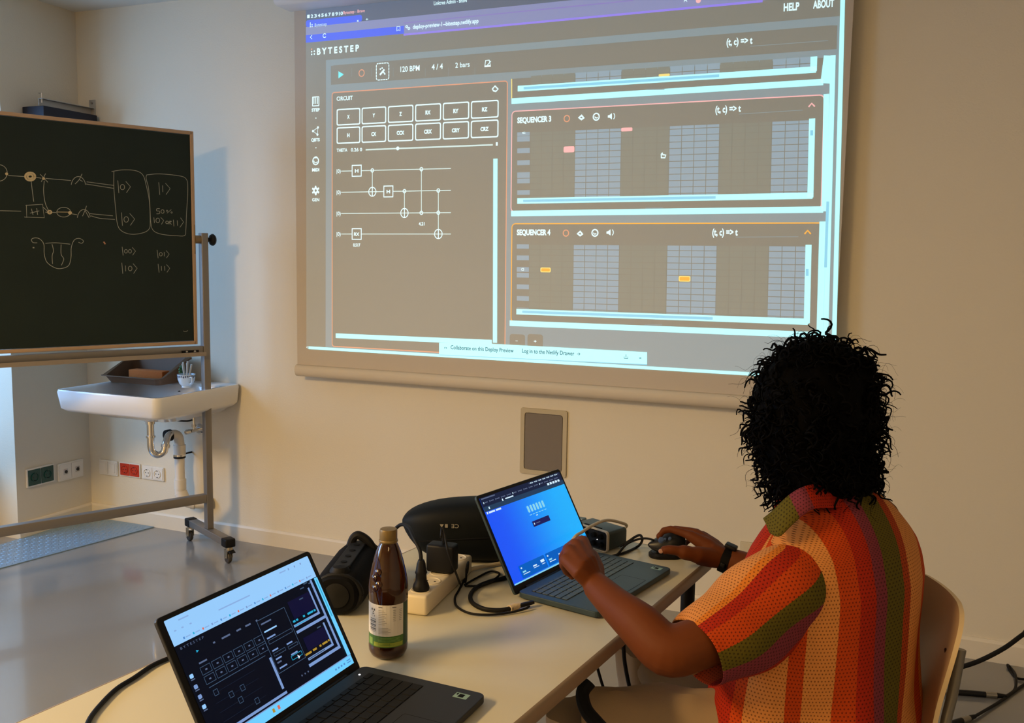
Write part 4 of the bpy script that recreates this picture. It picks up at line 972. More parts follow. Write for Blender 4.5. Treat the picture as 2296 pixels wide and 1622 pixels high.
m = MB(); m.lathe([(0.0, 0.0085), (0.030, 0.0085), (0.0340, 0.016), (0.0343, 0.026), (0.0334, 0.030), (0.0334, 0.108), (0.0346, 0.116), (0.0346, 0.137), (0.0333, 0.149), (0.0298, 0.167), (0.0285, 0.172), (0, 0.172)], (0, 0, 0), 40); m.build('drink', mat('dark_drink', (0.03, 0.010, 0.003), 0.2), bt, smooth=True, angle=60)
em = MB()   # moulded glass relief on the shoulder
ac = math.atan2(-1.496, 0.869)
for da, z, r in ((-0.62, 0.172, 0.0325), (-0.85, 0.160, 0.0350), (-0.50, 0.150, 0.0365), (-0.75, 0.142, 0.0370)):
    em.lathe([(0.0, -0.002), (0.006, -0.001), (0.007, 0.001), (0.004, 0.0025), (0.0, 0.003)], (r*math.cos(ac+da), r*math.sin(ac+da), z), 14, None, (math.cos(ac+da), math.sin(ac+da), 0.3))
em.build('glass_relief', AMB, bt, smooth=True)
m = MB(); m.lathe([(0.0168, 0.2225), (0.0182, 0.2245), (0.0178, 0.2275), (0.0165, 0.2285), (0.0168, 0.2300), (0.0168, 0.2450), (0.0155, 0.2480), (0.0, 0.2490)], (0, 0, 0), 40)
cp = m.build('screw_cap', mat('olive_gold_cap', (0.20, 0.135, 0.045), 0.4, 0.3), bt, smooth=True, angle=50)
def cq(mb, x0_, x1_, z0_, z1_, m_, r=0.0369, n=14):
    a0 = ac+x0_; a1 = ac+x1_
    for k in range(n):
        p, q_ = a0+(a1-a0)*k/n, a0+(a1-a0)*(k+1)/n
        mb.add([(r*math.cos(p), r*math.sin(p), z0_), (r*math.cos(q_), r*math.sin(q_), z0_), (r*math.cos(q_), r*math.sin(q_), z1_), (r*math.cos(p), r*math.sin(p), z1_)], [(0, 1, 2, 3)], m_, True)
LBW = mat('label_white', (0.66, 0.62, 0.54), 0.5); LBG = mat('label_green', (0.045, 0.14, 0.02), 0.45); LBD = mat('label_dark_green', (0.015, 0.055, 0.022), 0.45); LBY = mat('label_lime', (0.26, 0.32, 0.03), 0.45); INK = mat('label_ink', (0.05, 0.05, 0.05), 0.6); INKG = mat('label_ink_grey', (0.28, 0.27, 0.24), 0.6); LPG = mat('label_print_pale', (0.20, 0.34, 0.07), 0.5)
lb = MB()
cq(lb, -1.9, 0.86, 0.050, 0.111, LBW); cq(lb, 0.86, 4.38, 0.028, 0.111, LBD, n=30); cq(lb, -1.9, 0.86, 0.028, 0.050, LBG)
cq(lb, -0.82, 0.82, 0.0295, 0.0375, LBY, 0.03695)
for k in range(4): cq(lb, -0.55, 0.62+0.05*(k % 2), 0.0462-k*0.0023, 0.0470-k*0.0023, LPG, 0.037)
cq(lb, -1.25, -0.92, 0.031, 0.044, LPG, 0.037); cq(lb, -0.45, 0.35, 0.0325, 0.0332, LBG, 0.037); cq(lb, -0.3, 0.1, 0.0345, 0.0352, LBG, 0.037)
for k in range(11): cq(lb, -1.12, -0.68, 0.057+k*0.0024, 0.0576+k*0.0024+0.0006*(k % 3), INK, 0.037, 6)
for x_, z_, w_, h_ in ((-1.0, 0.098, 0.09, 0.004), (-0.83, 0.098, 0.09, 0.004), (-0.95, 0.091, 0.16, 0.0015), (-0.90, 0.094, 0.06, 0.003), (-0.99, 0.087, 0.05, 0.0015), (-0.80, 0.087, 0.05, 0.0015)): cq(lb, x_, x_+w_, z_, z_+h_, INK, 0.037, 3)
cq(lb, -0.52, -0.30, 0.1055, 0.107, INK, 0.037, 4); cq(lb, 0.20, 0.42, 0.1055, 0.107, INK, 0.037, 4)
for k in range(9):
    cq(lb, -0.52, -0.22+0.18*((k*7 % 5)/5), 0.1000-k*0.0034, 0.1008-k*0.0034, INKG, 0.037, 5)
    if k < 7: cq(lb, 0.25, 0.40, 0.1000-k*0.0034, 0.1010-k*0.0034, INKG, 0.037, 3); cq(lb, 0.58, 0.74, 0.1000-k*0.0034, 0.1010-k*0.0034, INKG, 0.037, 3)
for k in range(5): cq(lb, -0.52, 0.0+0.12*(k % 2), 0.0655-k*0.0026, 0.0663-k*0.0026, INKG, 0.037, 5)
lb.build('label', None, bt, fix=False)

# ================================================================== portable speaker and big black case
sa = Vector((-1.062, 1.612, 0.7405)); se = Vector((-1.145, 1.850, 0.7405)); ax = (se-sa).normalized(); sd_ = ax.cross(Vector((0, 0, 1))).normalized(); SLn = (se-sa).length
sp = thing('portable_speaker', 'black barrel-shaped portable speaker with a button strip on top, behind the bottle', 'speaker', sa)
def srec(t_, a, b, zc, n=28, e=2.6):
    out = []
    for k in range(n):
        th = 2*math.pi*k/n; c_, s_ = math.cos(th), math.sin(th)
        out.append(sa+ax*t_+sd_*(a*math.copysign(abs(c_)**(2/e), c_))+Vector((0, 0, zc+b*math.copysign(abs(s_)**(2/e), s_))))
    return out
m = MB(); zc = 0.047
m.rings([srec(t_, a, b, zc) for t_, a, b in ((0.0, 0.016, 0.016), (0.0, 0.038, 0.036), (0.012, 0.050, 0.044), (0.05, 0.054, 0.0465), (SLn-0.05, 0.054, 0.0465), (SLn-0.012, 0.050, 0.044), (SLn, 0.038, 0.036), (SLn, 0.016, 0.016))])
m.build('body', mat('speaker_mesh', (0.0035, 0.0035, 0.0045), 0.8, spec=0.15, bump=(900, 0.5, 0.001)), sp, world=True, smooth=True)
m = MB(); m.prism([(x, y) for x, y in rrect(SLn*0.72, 0.036, 0.012, 4)], sa+ax*SLn*0.5+Vector((0, 0, 0.0925)), ax, sd_, (0, 0, 0.006)); m.build('button_strip', mat('strip_rubber', (0.009, 0.010, 0.013), 0.6, spec=0.3), sp, world=True, bevel=0.002)
for k in range(4):
    m = MB(); c = sa+ax*SLn*(0.26+0.16*k)+Vector((0, 0, 0.0985)); m.cyl(c, c+Vector((0, 0, 0.0015)), 0.007, 16); m.build('button', BLACKM, sp, world=True)
for c in (sa+ax*0.012, se-ax*0.012):
    m = MB(); m.tube([c+sd_*0.050*math.cos(a)*1.0+Vector((0, 0, zc+0.0405*math.sin(a))) for a in [k*0.2244 for k in range(29)]], 0.0060, 8)
    m.build('end_ring', RUBBER, sp, world=True, smooth=True)
m = MB(); c = se-ax*0.040+Vector((0, 0, 0.092)); m.tube(spline([c-sd_*0.02-Vector((0, 0, 0.004)), c-sd_*0.012+Vector((0, 0, 0.016)), c+Vector((0, 0, 0.022)), c+sd_*0.02+Vector((0, 0, 0.010)), c+sd_*0.035-Vector((0, 0, 0.012))], 6), 0.010, 10); m.build('strap_loop', RUBBER, sp, world=True, smooth=True)
m = MB(); c = sa+ax*0.03+Vector((0, 0, 0.088)); m.lathe([(0.0, 0.016), (0.016, 0.013), (0.022, 0.004), (0.022, -0.004)], c, 18); m.build('end_cap', RUBBER, sp, world=True, smooth=True)
m = MB(); c = sa-ax*0.001+Vector((0, 0, zc)); m.lathe([(0.0, 0.005), (0.020, 0.003), (0.027, 0.001), (0.027, 0.0)], c, 26, None, -ax); m.build('passive_cone', mat('cone_grey', (0.006, 0.006, 0.006), 0.5, spec=0.3), sp, world=True, smooth=True)

ub = Vector((0.925, 0.379, 0)); vb = Vector((-0.379, 0.925, 0))
bo = Vector((-1.118, 1.980, 0.7405))
cs = thing('black_case', 'large smooth black rounded case lying behind the bottle and the extension lead', 'case', bo)
rs = []
for u, zb, zt_, dp_ in ((0.0, 0.098, 0.104, 0.012), (0.010, 0.075, 0.122, 0.035), (0.035, 0.038, 0.138, 0.055), (0.07, 0.012, 0.150, 0.068), (0.11, 0.003, 0.159, 0.072), (0.17, 0.0, 0.165, 0.074), (0.25, 0.0, 0.168, 0.074), (0.32, 0.003, 0.160, 0.070), (0.37, 0.02, 0.14, 0.055), (0.395, 0.05, 0.11, 0.02)):
    r = []
    for k in range(32):
        th = 2*math.pi*k/32; c_, s_ = math.cos(th), math.sin(th); e = 3.2
        r.append(bo+ub*u+vb*(0.05+dp_*math.copysign(abs(c_)**(2/e), c_))+Vector((0, 0, 0.94*(zb+zt_)/2+0.94*(zt_-zb)/2*math.copysign(abs(s_)**(2/e), s_))))
    rs.append(r)
MB().rings(rs).build('shell', mat('case_black', (0.003, 0.0045, 0.0055), 0.6, spec=0.2), cs, world=True, smooth=True, sub=1)
sm_ = MB(); sm_.tube([bo+ub*(0.04+0.03*k)+vb*(0.05-0.0742)+Vector((0, 0, 0.062+0.002*k)) for k in range(11)], 0.0015, 6); sm_.build('seam', RUBBER, cs, world=True)
tm = MB(); vs, fs = text_mesh('CE', 0.01)
o0 = bo+ub*0.150+vb*(0.05-0.0752)+Vector((0, 0, 0.108))
tm.add([o0-ub*x*0.016-Vector((0, 0, y*0.014)) for x, y in vs], fs); tm.add([o0+ub*q_[0]+Vector((0, 0, q_[1])) for q_ in ((-0.048, -0.0005), (-0.038, -0.0005), (-0.043, -0.0095))], [(0, 1, 2)])
for dx in (0.0045,): tm.add([o0+ub*q_[0]+Vector((0, 0, q_[1])) for q_ in ((-0.035, 0), (-0.028, 0), (-0.028, -0.009), (-0.035, -0.009))], [(0, 1, 2, 3)])
tm.build('printed_marks', mat('silver_print', (0.30, 0.28, 0.24), 0.5), cs, world=True, fix=False)
o = MB().tube(spline([sz(930, 1302, 0.745), sz(990, 1290, 0.745), sz(1046, 1279, 0.746), sz(1085, 1271, 0.746), sz(1122, 1264, 0.746), sz(1160, 1256, 0.746)], 6), 0.0052, 10).build('cable', mat('cream_cable', (0.52, 0.44, 0.30), 0.45), None, smooth=True)
tag(o, 'thick cream cable lying along the foot of the big black case', 'cable')

# ================================================================== extension lead, plug, charger
SA_ = math.radians(6.2); sc0 = Vector((-0.932, 1.838, 0.7405))
ps = thing('power_strip', 'white extension lead socket block with a small red switch', 'power strip', sc0, SA_)
m = MB(); m.box((0, 0, 0.0225), (0.054, 0.300, 0.045), bev=0.007); body = m.build('housing', mat('cream_white_plastic', (0.70, 0.62, 0.46), 0.38), ps)
PSW = mat('cream_white_plastic', (0.7, 0.62, 0.46))
for k in range(5):
    y = -0.116+0.058*k
    q_ = MB(); q_.lathe([(0.0225, 0.0), (0.0225, 0.0012), (0.0205, 0.0016), (0.0195, 0.0004), (0.0, 0.0004)], (0, y, 0.0448), 28)
    so = q_.build('socket_well', PSW, ps, smooth=True, angle=30)
    h = MB(); h.cyl((-0.0095, y, 0.0453), (-0.0095, y, 0.0457), 0.0027, 10); h.cyl((0.0095, y, 0.0453), (0.0095, y, 0.0457), 0.0027, 10); h.build('contact_holes', SOCKH, so)
MB().box((-0.012, -0.087, 0.0468), (0.007, 0.012, 0.005), bev=0.001).build('switch', mat('switch_red', (0.28, 0.03, 0.01), 0.3), ps)
def spt(x, y, z): return mw(ps) @ Vector((x, y, z))
pg = thing('power_plug', 'black round mains plug standing in the nearest socket of the extension lead', 'plug', spt(0, -0.116, 0.0462))
m = MB(); m.lathe([(0.0, 0.0), (0.0175, 0.0), (0.0185, 0.004), (0.0165, 0.012), (0.0125, 0.020), (0.0115, 0.034), (0.0135, 0.038), (0.0115, 0.043), (0.0095, 0.058), (0.0065, 0.066), (0.0, 0.068)], (0, 0, 0), 26); m.build('plug_body', BLACK, pg, smooth=True, angle=50)
p0 = Vector((0, 0, 0.062)); m = MB(); m.tube(spline([p0, p0+Vector((-0.006, 0.005, 0.022)), p0+Vector((-0.030, 0.02, 0.044)), p0+Vector((-0.065, 0.06, 0.052)), p0+Vector((-0.11, 0.10, 0.040)), p0+Vector((-0.15, 0.11, 0.0)), p0+Vector((-0.20, 0.12, -0.055)), p0+Vector((-0.265, 0.13, -0.12)), p0+Vector((-0.285, 0.13, -0.40)), p0+Vector((-0.285, 0.13, -0.70)), p0+Vector((-0.32, 0.20, -0.838)), p0+Vector((-0.36, 0.36, -0.842))], 7), 0.0042, 10); m.build('plug_cord', RUBBER, pg, smooth=True)
ad = thing('charger', 'black block charger plugged into the middle of the extension lead', 'charger', spt(0.0, 0.008, 0.0462), SA_)
m = MB(); m.box((0.002, 0.0, 0.034), (0.066, 0.040, 0.064), bev=0.006); m.build('charger_body', BLACK, ad)
m = MB(); m.tube([(0.006, 0, 0.065), (0.004, -0.002, 0.088), (0.001, -0.003, 0.100)], [0.005, 0.004, 0.0028], 10); m.build('strain_relief', RUBBER, ad, smooth=True)
m = MB(); top = mw(ad) @ Vector((0.001, -0.003, 0.098))
def seg(pts, r, name, m_, label, cat='cable', parent=None, **k):
    o = MB().tube(spline(pts, 8), r, 10).build(name, m_, parent, world=parent is not None, smooth=True)
    if label: tag(o, label, cat)
    return o
seg([top, sd(989, 1205, 2.02), sd(991, 1184, 2.03), sd(997, 1200, 2.02), sd(1005, 1240, 2.00), sd(1022, 1285, 2.02), sz(1034, 1312, 0.744), sz(1044, 1304, 0.744), sd(1046, 1275, 2.12), sd(1050, 1262, 2.16), sz(1046, 1290, 0.7445), sz(1030, 1322, 0.7445), sz(1020, 1342, 0.7445), sz(1026, 1362, 0.7445), sz(1055, 1376, 0.7445), sz(1100, 1379, 0.7445), sz(1145, 1374, 0.7445), sz(1176, 1366, 0.7465), sz(1187, 1360, 0.749)], 0.0026, 'charger_cord', RUBBER, None, parent=ad)
cc = seg([sz(1150, 1364, 0.7475), sz(1120, 1369, 0.7455), sz(1085, 1366, 0.7455), sz(1060, 1353, 0.7455), sz(1055, 1335, 0.7455), sz(1070, 1317, 0.7455), sz(1100, 1304, 0.7455), sz(1135, 1295, 0.7455), sz(1190, 1270, 0.7455)], 0.0050, 'usb_cable', RUBBER, 'thick black cable beside the blue laptop with a cream tag near its plug', 'cable')
seg([sz(1042, 1314, 0.7445), sz(1070, 1314, 0.7445), sz(1100, 1305, 0.7505), sz(1120, 1288, 0.7445), sz(1100, 1282, 0.7445), sz(1070, 1296, 0.7445), sz(1042, 1312, 0.7495)], 0.0026, 'thin_cable', RUBBER, 'thin black cable looped on the table between extension lead and blue laptop', 'cable')
tg = MB(); P_ = [sz(1142, 1365, 0.7475), sz(1150, 1362, 0.7475), sz(1158, 1360, 0.748), sz(1166, 1358, 0.7485)]
tg.tube(P_, [0.0075, 0.0082, 0.0078, 0.0060], 12); tg.build('cream_tag', mat('cream_tape', (0.62, 0.52, 0.36), 0.5, bump=(150, 0.9, 0.002)), cc, world=False, smooth=True)
us = MB(); a_ = sz(1165, 1359, 0.7485); b_ = sz(1196, 1351, 0.7505); us.tube([a_, a_+(b_-a_)*0.5, b_], [0.0065, 0.0068, 0.0055], 12, flat=0.7); us.build('usb_plug', BLACK, cc, smooth=True)

# ================================================================== box with stickers, audio interface
g = thing('grey_device', 'flat slate-grey box with green and white stickers behind the blue laptop', 'device', (-0.885, 2.375, 0.7405), TA)
MB().box((0, 0, 0.024), (0.215, 0.125, 0.044), bev=0.004).build('case', mat('slate_case', (0.10, 0.145, 0.155), 0.45, 0.2), g)
MB().box((0, -0.0635, 0.043), (0.205, 0.002, 0.005)).build('trim', mat('pale_trim', (0.5, 0.46, 0.38), 0.4), g)
s = MB().box((0.050, 0.035, 0.0462), (0.040, 0.022, 0.0004)).build('sticker', mat('sticker_green', (0.03, 0.17, 0.07), 0.5), g); s['label'] = 'green sticker'
s = MB().box((0.090, 0.030, 0.0462), (0.030, 0.020, 0.0004)).build('sticker', mat('sticker_white', (0.45, 0.52, 0.54), 0.5), g); s['label'] = 'white sticker'
ft = MB()
for x in (-0.09, 0.09): ft.box((x, 0, 0.001), (0.01, 0.1, 0.002))
ft.build('rubber_foot', RUBBER, g)
IA = math.radians(-25)
it = thing('audio_interface', 'small black audio interface with knobs and a pale rounded front frame behind the blue laptop', 'audio interface', (-0.725, 2.305, 0.7405), IA)
# local: front face towards -y
MB().box((0, 0.040, 0.029), (0.128, 0.082, 0.050), bev=0.008).build('body', mat('interface_shell', (0.045, 0.065, 0.07), 0.42, 0.3), it)
o1 = rrect(0.134, 0.056, 0.010, 4, 0, 0.029); o2 = rrect(0.129, 0.051, 0.009, 4, 0, 0.029); nq = len(o1)
m = MB(); rs = [[Vector((x, y, z)) for x, z in oo] for oo, y in ((o1, 0.004), (o1, -0.004), (o2, -0.004), (o2, 0.0))]; m.rings(rs, None, False, False, False); m.build('front_frame', mat('pale_trim', (0.5, 0.46, 0.38), 0.4), it)
MB().box((0, -0.0005, 0.029), (0.124, 0.002, 0.046)).build('front_panel', BLACK, it)
for x, z in ((-0.045, 0.038), (-0.015, 0.039), (0.020, 0.040), (0.044, 0.040), (0.046, 0.018), (0.018, 0.017)):
    m = MB(); m.lathe([(0.0075, 0), (0.0068, 0.009), (0.0, 0.0095)], (x, -0.0015, z), 18, None, (0, -1, 0)); m.build('knob', BLACKM, it)
MB().cyl((0.030, -0.0015, 0.029), (0.030, -0.0030, 0.029), 0.0014, 10).build('status_light', px_em('led', (1, 1, 1)), it)
MB().box((0.0, 0.010, 0.0545), (0.060, 0.014, 0.003)).build('display_window', BLACKM, it)
# cables of the interface and mouse
seg([sd(1385, 1195, 2.50), sd(1405, 1180, 2.50), sd(1390, 1172, 2.46), sd(1360, 1167, 2.40), sd(1330, 1178, 2.33), sd(1306, 1193, 2.27), sd(1285, 1210, 2.22), sz(1262, 1262, 0.762)], 0.0040, 'cable', mat('cream_cable', (0.52, 0.44, 0.30), 0.45), 'cream cable arching over the small black audio interface')
seg([sd(1390, 1226, 2.44), sd(1410, 1214, 2.44), sd(1425, 1204, 2.44), sd(1436, 1201, 2.43), sd(1440, 1212, 2.42), sz(1430, 1226, 0.7445), sz(1400, 1240, 0.7445), sz(1370, 1248, 0.7445)], 0.0034, 'cable', RUBBER, 'short black cable bent back behind the audio interface')
mc = [sz(1362, 1258, 0.7445), sz(1385, 1243, 0.746), sd(1405, 1221, 2.42), sd(1430, 1210, 2.42), sd(1450, 1208, 2.41), sd(1466, 1212, 2.40)]

# ================================================================== mouse (upright grip shape)
mo = Vector((-0.515, 2.322, 0.7405))
ms = thing('mouse', 'black upright computer mouse under the hand at the table corner', 'computer mouse', mo)
fw = (sd(1452, 1222, 2.38)-sd(1520, 1203, 2.38)); fw.z = 0; fw.normalize(); sw = Vector((0, 0, 1)).cross(fw)
m = MB(); rs = []
for u, zb, zt_, hw, off in ((-0.045, 0.012, 0.046, 0.012, 0.0), (-0.038, 0.008, 0.060, 0.022, 0.0), (-0.020, 0.008, 0.066, 0.027, 0.0), (0.0, 0.008, 0.064, 0.028, 0.0), (0.020, 0.010, 0.054, 0.024, 0.002), (0.038, 0.016, 0.044, 0.014, 0.003), (0.056, 0.027, 0.034, 0.003, 0.003)):
    r = []
    for k in range(24):
        th = 2*math.pi*k/24; c_, s_ = math.cos(th), math.sin(th); e = 2.5; zz_ = (zb+zt_)/2+(zt_-zb)/2*math.copysign(abs(s_)**(2/e), s_)
        r.append(mo+fw*u+sw*(hw*math.copysign(abs(c_)**(2/e), c_)+off+(zz_-0.03)*-0.25)+Vector((0, 0, zz_)))
    rs.append(r)
m.rings(rs); m.build('grip', mat('mouse_black', (0.010, 0.011, 0.014), 0.38), ms, world=True, smooth=True, sub=1)
m = MB(); m.rings([[mo+fw*(0.008+x)+sw*y+Vector((0, 0, z)) for x, y in rrect(0.085*s_, 0.058*s_, 0.024*s_, 5)] for z, s_ in ((0.0, 1), (0.007, 1), (0.013, 0.85))]); m.build('base_plate', BLACK, ms, world=True, smooth=True)
BT = mat('mouse_buttons', (0.06, 0.10, 0.22), 0.25)
c0 = sd(1490, 1210, 2.352)
for k, (x_, y_, w_) in enumerate(((1483, 1211, 0.0075), (1491, 1210, 0.0035), (1502, 1208, 0.004))):
    c = sd(x_, y_, 2.348); tgt = (Vector((0, 0, CAMH))-c).normalized()
    q_ = MB(); q_.lathe([(0.0, 0.004), (w_*0.8, 0.0035), (w_, 0.001), (w_, -0.006)], c, 14, None, (sw*(-1 if sw.y > 0 else 1)+Vector((0, 0, 0.9))).normalized()); q_.build('button', BT, ms, world=True, smooth=True)
seg(mc, 0.0030, 'cord', RUBBER, None, parent=ms)

# ================================================================== cable at the left laptop, things under the table
seg([sz(420, 1462, 0.746), sz(375, 1478, 0.7445), sz(340, 1494, 0.7445), sz(300, 1521, 0.7445), sz(262, 1545, 0.7445), sz(228, 1578, 0.7445), sz(200, 1615, 0.7445), sz(188, 1660, 0.7445), sz(186, 1720, 0.7445)], 0.0042, 'cable', RUBBER, 'black cable running off from behind the charcoal foreground laptop')
seg([sd(1322, 1530, 1.81), sd(1306, 1555, 1.80), sd(1314, 1592, 1.78), sd(1338, 1622, 1.76), sd(1372, 1660, 1.74), sd(1410, 1720, 1.72)], 0.0135, 'hose', BLACKM, 'thick black curved hose hanging under the table edge', 'hose')
seg([sd(1340, 1500, 2.1), sd(1352, 1540, 2.1), sd(1366, 1572, 2.1), sd(1386, 1612, 2.1), sd(1400, 1660, 2.1)], 0.0035, 'cable', RUBBER, 'left one of three thin black cables hanging under the table edge')
seg([sd(1398, 1440, 2.15), sd(1400, 1480, 2.15), sd(1410, 1535, 2.15), sd(1426, 1592, 2.15), sd(1440, 1640, 2.15)], 0.0048, 'cable', RUBBER, 'thickest, middle one of three black cables hanging under the table edge')
seg([sd(1410, 1420, 2.42), sd(1419, 1452, 2.42), sd(1431, 1478, 2.42), sd(1446, 1506, 2.42), sd(1462, 1550, 2.42)], 0.0035, 'cable', RUBBER, 'right one of three thin black cables hanging under the table edge, by the elbow')
# cables on the floor at the right
seg([Vector((1.30, 2.9, 0.008)), Vector((0.95, 3.05, 0.010)), Vector((0.72, 3.10, 0.12)), sd(2340, 1395, 3.2), sd(2296, 1422, 3.15), sd(2250, 1455, 3.12), sd(2190, 1485, 3.12), sd(2130, 1503, 3.15), sz(2060, 1520, 0.006)], 0.0080, 'cable', RUBBER, 'thick black cable curving across the wall at the right behind the chair')
def xlr(c, d_, par):
    m = MB(); d_ = d_.normalized(); m.cyl(c, c+d_*0.030, 0.0065, 14, r1=0.0095); m.build('boot', RUBBER, par, world=True)
    m = MB(); m.cyl(c+d_*0.030, c+d_*0.066, 0.0098, 16); m.build('connector_sleeve', mat('dull_nickel', (0.30, 0.28, 0.24), 0.35, 0.8), par, world=True)
    m = MB(); m.cyl(c+d_*0.066, c+d_*0.115, 0.0100, 16); m.build('connector_body', BLACK, par, world=True)
a_ = sz(2112, 1553, 0.005); b_ = sz(2172, 1555, 0.010); c_ = sz(2255, 1562, 0.010)
k1 = seg([a_+(a_-b_)*1.2, a_, b_], 0.0045, 'microphone_cable', RUBBER, 'upper black floor cable joined by a connector, ending in a loop against the wall')
dxy = (c_-b_).normalized(); xlr(c_, -dxy, k1); xlr(c_-dxy*0.23, dxy, k1)
seg([c_, sz(2276, 1545, 0.006), sz(2277, 1515, 0.012), sd(2266, 1498, 3.50), sd(2259, 1492, 3.50), sd(2266, 1508, 3.46), sz(2282, 1522, 0.006), sz(2310, 1524, 0.006)], 0.0045, 'cable_loop', RUBBER, None, parent=k1)
e_ = sz(2186, 1607, 0.010); f_ = sz(2140, 1622, 0.010)
k2 = seg([sz(2330, 1515, 0.006), sz(2290, 1540, 0.006), sz(2240, 1575, 0.006), e_], 0.0050, 'microphone_cable', RUBBER, 'lower black floor cable running diagonally to a connector at the bottom edge')
xlr(e_, (f_-e_), k2); xlr(e_+(f_-e_).normalized()*0.23, -(f_-e_), k2)
# ================================================================== chair
CA = math.radians(20)
chf = Vector((-math.cos(CA), -math.sin(CA), 0)); chl = Vector((math.sin(CA), -math.cos(CA), 0))   # facing, sitter's left
ch = thing('shell_chair', 'pale plywood shell chair with a grey steel tube frame under the person', 'chair', (-0.120, 2.045, 0))
co = Vector((-0.120, 2.045, 0))
prof = [(-0.20, 0.425), (-0.185, 0.440), (-0.12, 0.446), (0.0, 0.440), (0.09, 0.432), (0.14, 0.437), (0.172, 0.462), (0.188, 0.51), (0.196, 0.57), (0.206, 0.64), (0.217, 0.70), (0.226, 0.745), (0.233, 0.780), (0.237, 0.800), (0.239, 0.811), (0.240, 0.816)]
hwid = [0.17, 0.185, 0.20, 0.205, 0.20, 0.19, 0.165, 0.150, 0.150, 0.165, 0.185, 0.190, 0.178, 0.155, 0.125, 0.085]
PLYW = mat('plywood_face', (0.52, 0.36, 0.22), 0.4, bump=(30, 0.05, 0.001)); PLYE = mat('plywood_edge', (0.75, 0.58, 0.34), 0.5)
pts2 = spline([(x, 0, z) for x, z in prof], 3); wsp = spline([(w_, 0, 0) for w_ in hwid], 3)
front = []; back = []
NN = 14
for i, p in enumerate(pts2):
    a = pts2[max(i-1, 0)]; b = pts2[min(i+1, len(pts2)-1)]; t_ = (b-a).normalized(); nrm = Vector((-t_.z, 0, t_.x)); w_ = wsp[i].x
    isb = max(0, min(1, (p.z-0.47)/0.15)); fr_r = []; bk_r = []
    for k in range(NN+1):
        s_ = -1+2*k/NN; y = s_*w_
        curve = isb*(0.045*(1-(y/0.19)**2)-0.02)+(1-isb)*(-0.006)*(1-s_*s_)
        px3 = p.x+curve if isb > 0 else p.x; pz = p.z+(curve if isb == 0 else 0)
        base = co-chf*px3+chl*y+Vector((0, 0, pz)); nw_ = (-chf*nrm.x+Vector((0, 0, nrm.z)))
        if nw_.length == 0: nw_ = Vector((0, 0, 1))
        nw_.normalize(); fr_r.append(base+nw_*0.005); bk_r.append(base-nw_*0.005)
    front.append(fr_r); back.append(bk_r)
m = MB(); R_ = len(front); C_ = NN+1
vs = [v for r in front for v in r]+[v for r in back for v in r]; off = R_*C_
fs = []; fe = []
for i in range(R_-1):
    for j in range(NN):
        a = i*C_+j; fs.append((a, a+1, a+C_+1, a+C_)); fs.append((off+a, off+a+C_, off+a+C_+1, off+a+1))
    for j in (0, NN):
        a = i*C_+j; fe.append((a, a+C_, off+a+C_, off+a) if j == 0 else (a, off+a, off+a+C_, a+C_))
for i in (0, R_-1):
    for j in range(NN):
        a = i*C_+j; fe.append((a, off+a, off+a+1, a+1) if i == 0 else (a, a+1, off+a+1, off+a))
m.add(vs, fs, PLYW, True); k0 = m.mi(PLYE)
for f_ in fe: m.f.append(list(f_)); m.m.append(k0); m.sm.append(False)
shell = m.build('plywood_shell', None, ch, world=True, angle=50)
for s_, z in ((0.55, 0.72), (0.55, 0.60), (-0.55, 0.72), (-0.55, 0.60)):
    c = co-chf*(0.222 if z > .7 else 0.203)+chl*(s_*0.19)+Vector((0, 0, z)); c -= chf*(0.045*(1-s_*s_)-0.02); MB().cyl(c+chf*0.004, c+chf*0.0068, 0.006, 12).build('screw', mat('dark_screw', (0.03, 0.02, 0.015), 0.4, 0.5), ch, world=True)
def chp(x, y, z): return co-chf*x+chl*y+Vector((0, 0, z))
TUBE = mat('grey_tube', (0.20, 0.19, 0.17), 0.35, 0.6)
for s_ in (-1, 1):
    m = MB(); m.tube(spline([chp(0.251, s_*0.118, 0.73), chp(0.238, s_*0.125, 0.64), chp(0.222, s_*0.135, 0.56), chp(0.212, s_*0.155, 0.42), chp(0.225, s_*0.20, 0.25), chp(0.25, s_*0.22, 0.012)], 6), 0.0105, 12); m.build('rear_leg', TUBE, ch, world=True, smooth=True)
    m = MB(); m.tube(spline([chp(0.16, s_*0.17, 0.413), chp(0.0, s_*0.175, 0.410), chp(-0.14, s_*0.18, 0.405), chp(-0.185, s_*0.19, 0.36), chp(-0.20, s_*0.205, 0.2), chp(-0.215, s_*0.22, 0.012)], 6), 0.0105, 12); m.build('front_leg', TUBE, ch, world=True, smooth=True)
m = MB(); m.tube([chp(-0.10, -0.178, 0.408), chp(-0.10, 0.178, 0.408)], 0.009, 10); m.tube([chp(0.12, -0.178, 0.408), chp(0.12, 0.178, 0.408)], 0.009, 10); m.build('cross_tube', TUBE, ch, world=True)

# ================================================================== the person
PO = Vector((-0.12, 1.98, 0))
pn = thing('person', 'seated person with black curly hair in a striped orange crochet shirt using a mouse', 'person', PO)
SKIN = mat('skin', (0.125, 0.031, 0.005), 0.62, spec=0.25, bump=(260, 0.12, 0.0008), sub=0.0, var=(14, 0.06))
PSI = math.radians(32)
Fd = Vector((-math.cos(PSI), math.sin(PSI), 0)); Ld = Vector((-math.sin(PSI), -math.cos(PSI), 0))
Ct = sd(1858, 1150, 1.95); Cb = sd(1818, 1600, 1.95)
def Cz(z):
    k = (z-Cb.z)/(Ct.z-Cb.z); p = Cb+(Ct-Cb)*k; p.z = z; return p
def ellr(c, ax_, ay_, a, b, n=20): return [c+ax_*a*math.cos(2*math.pi*k/n)+ay_*b*math.sin(2*math.pi*k/n) for k in range(n)]
body = MB()
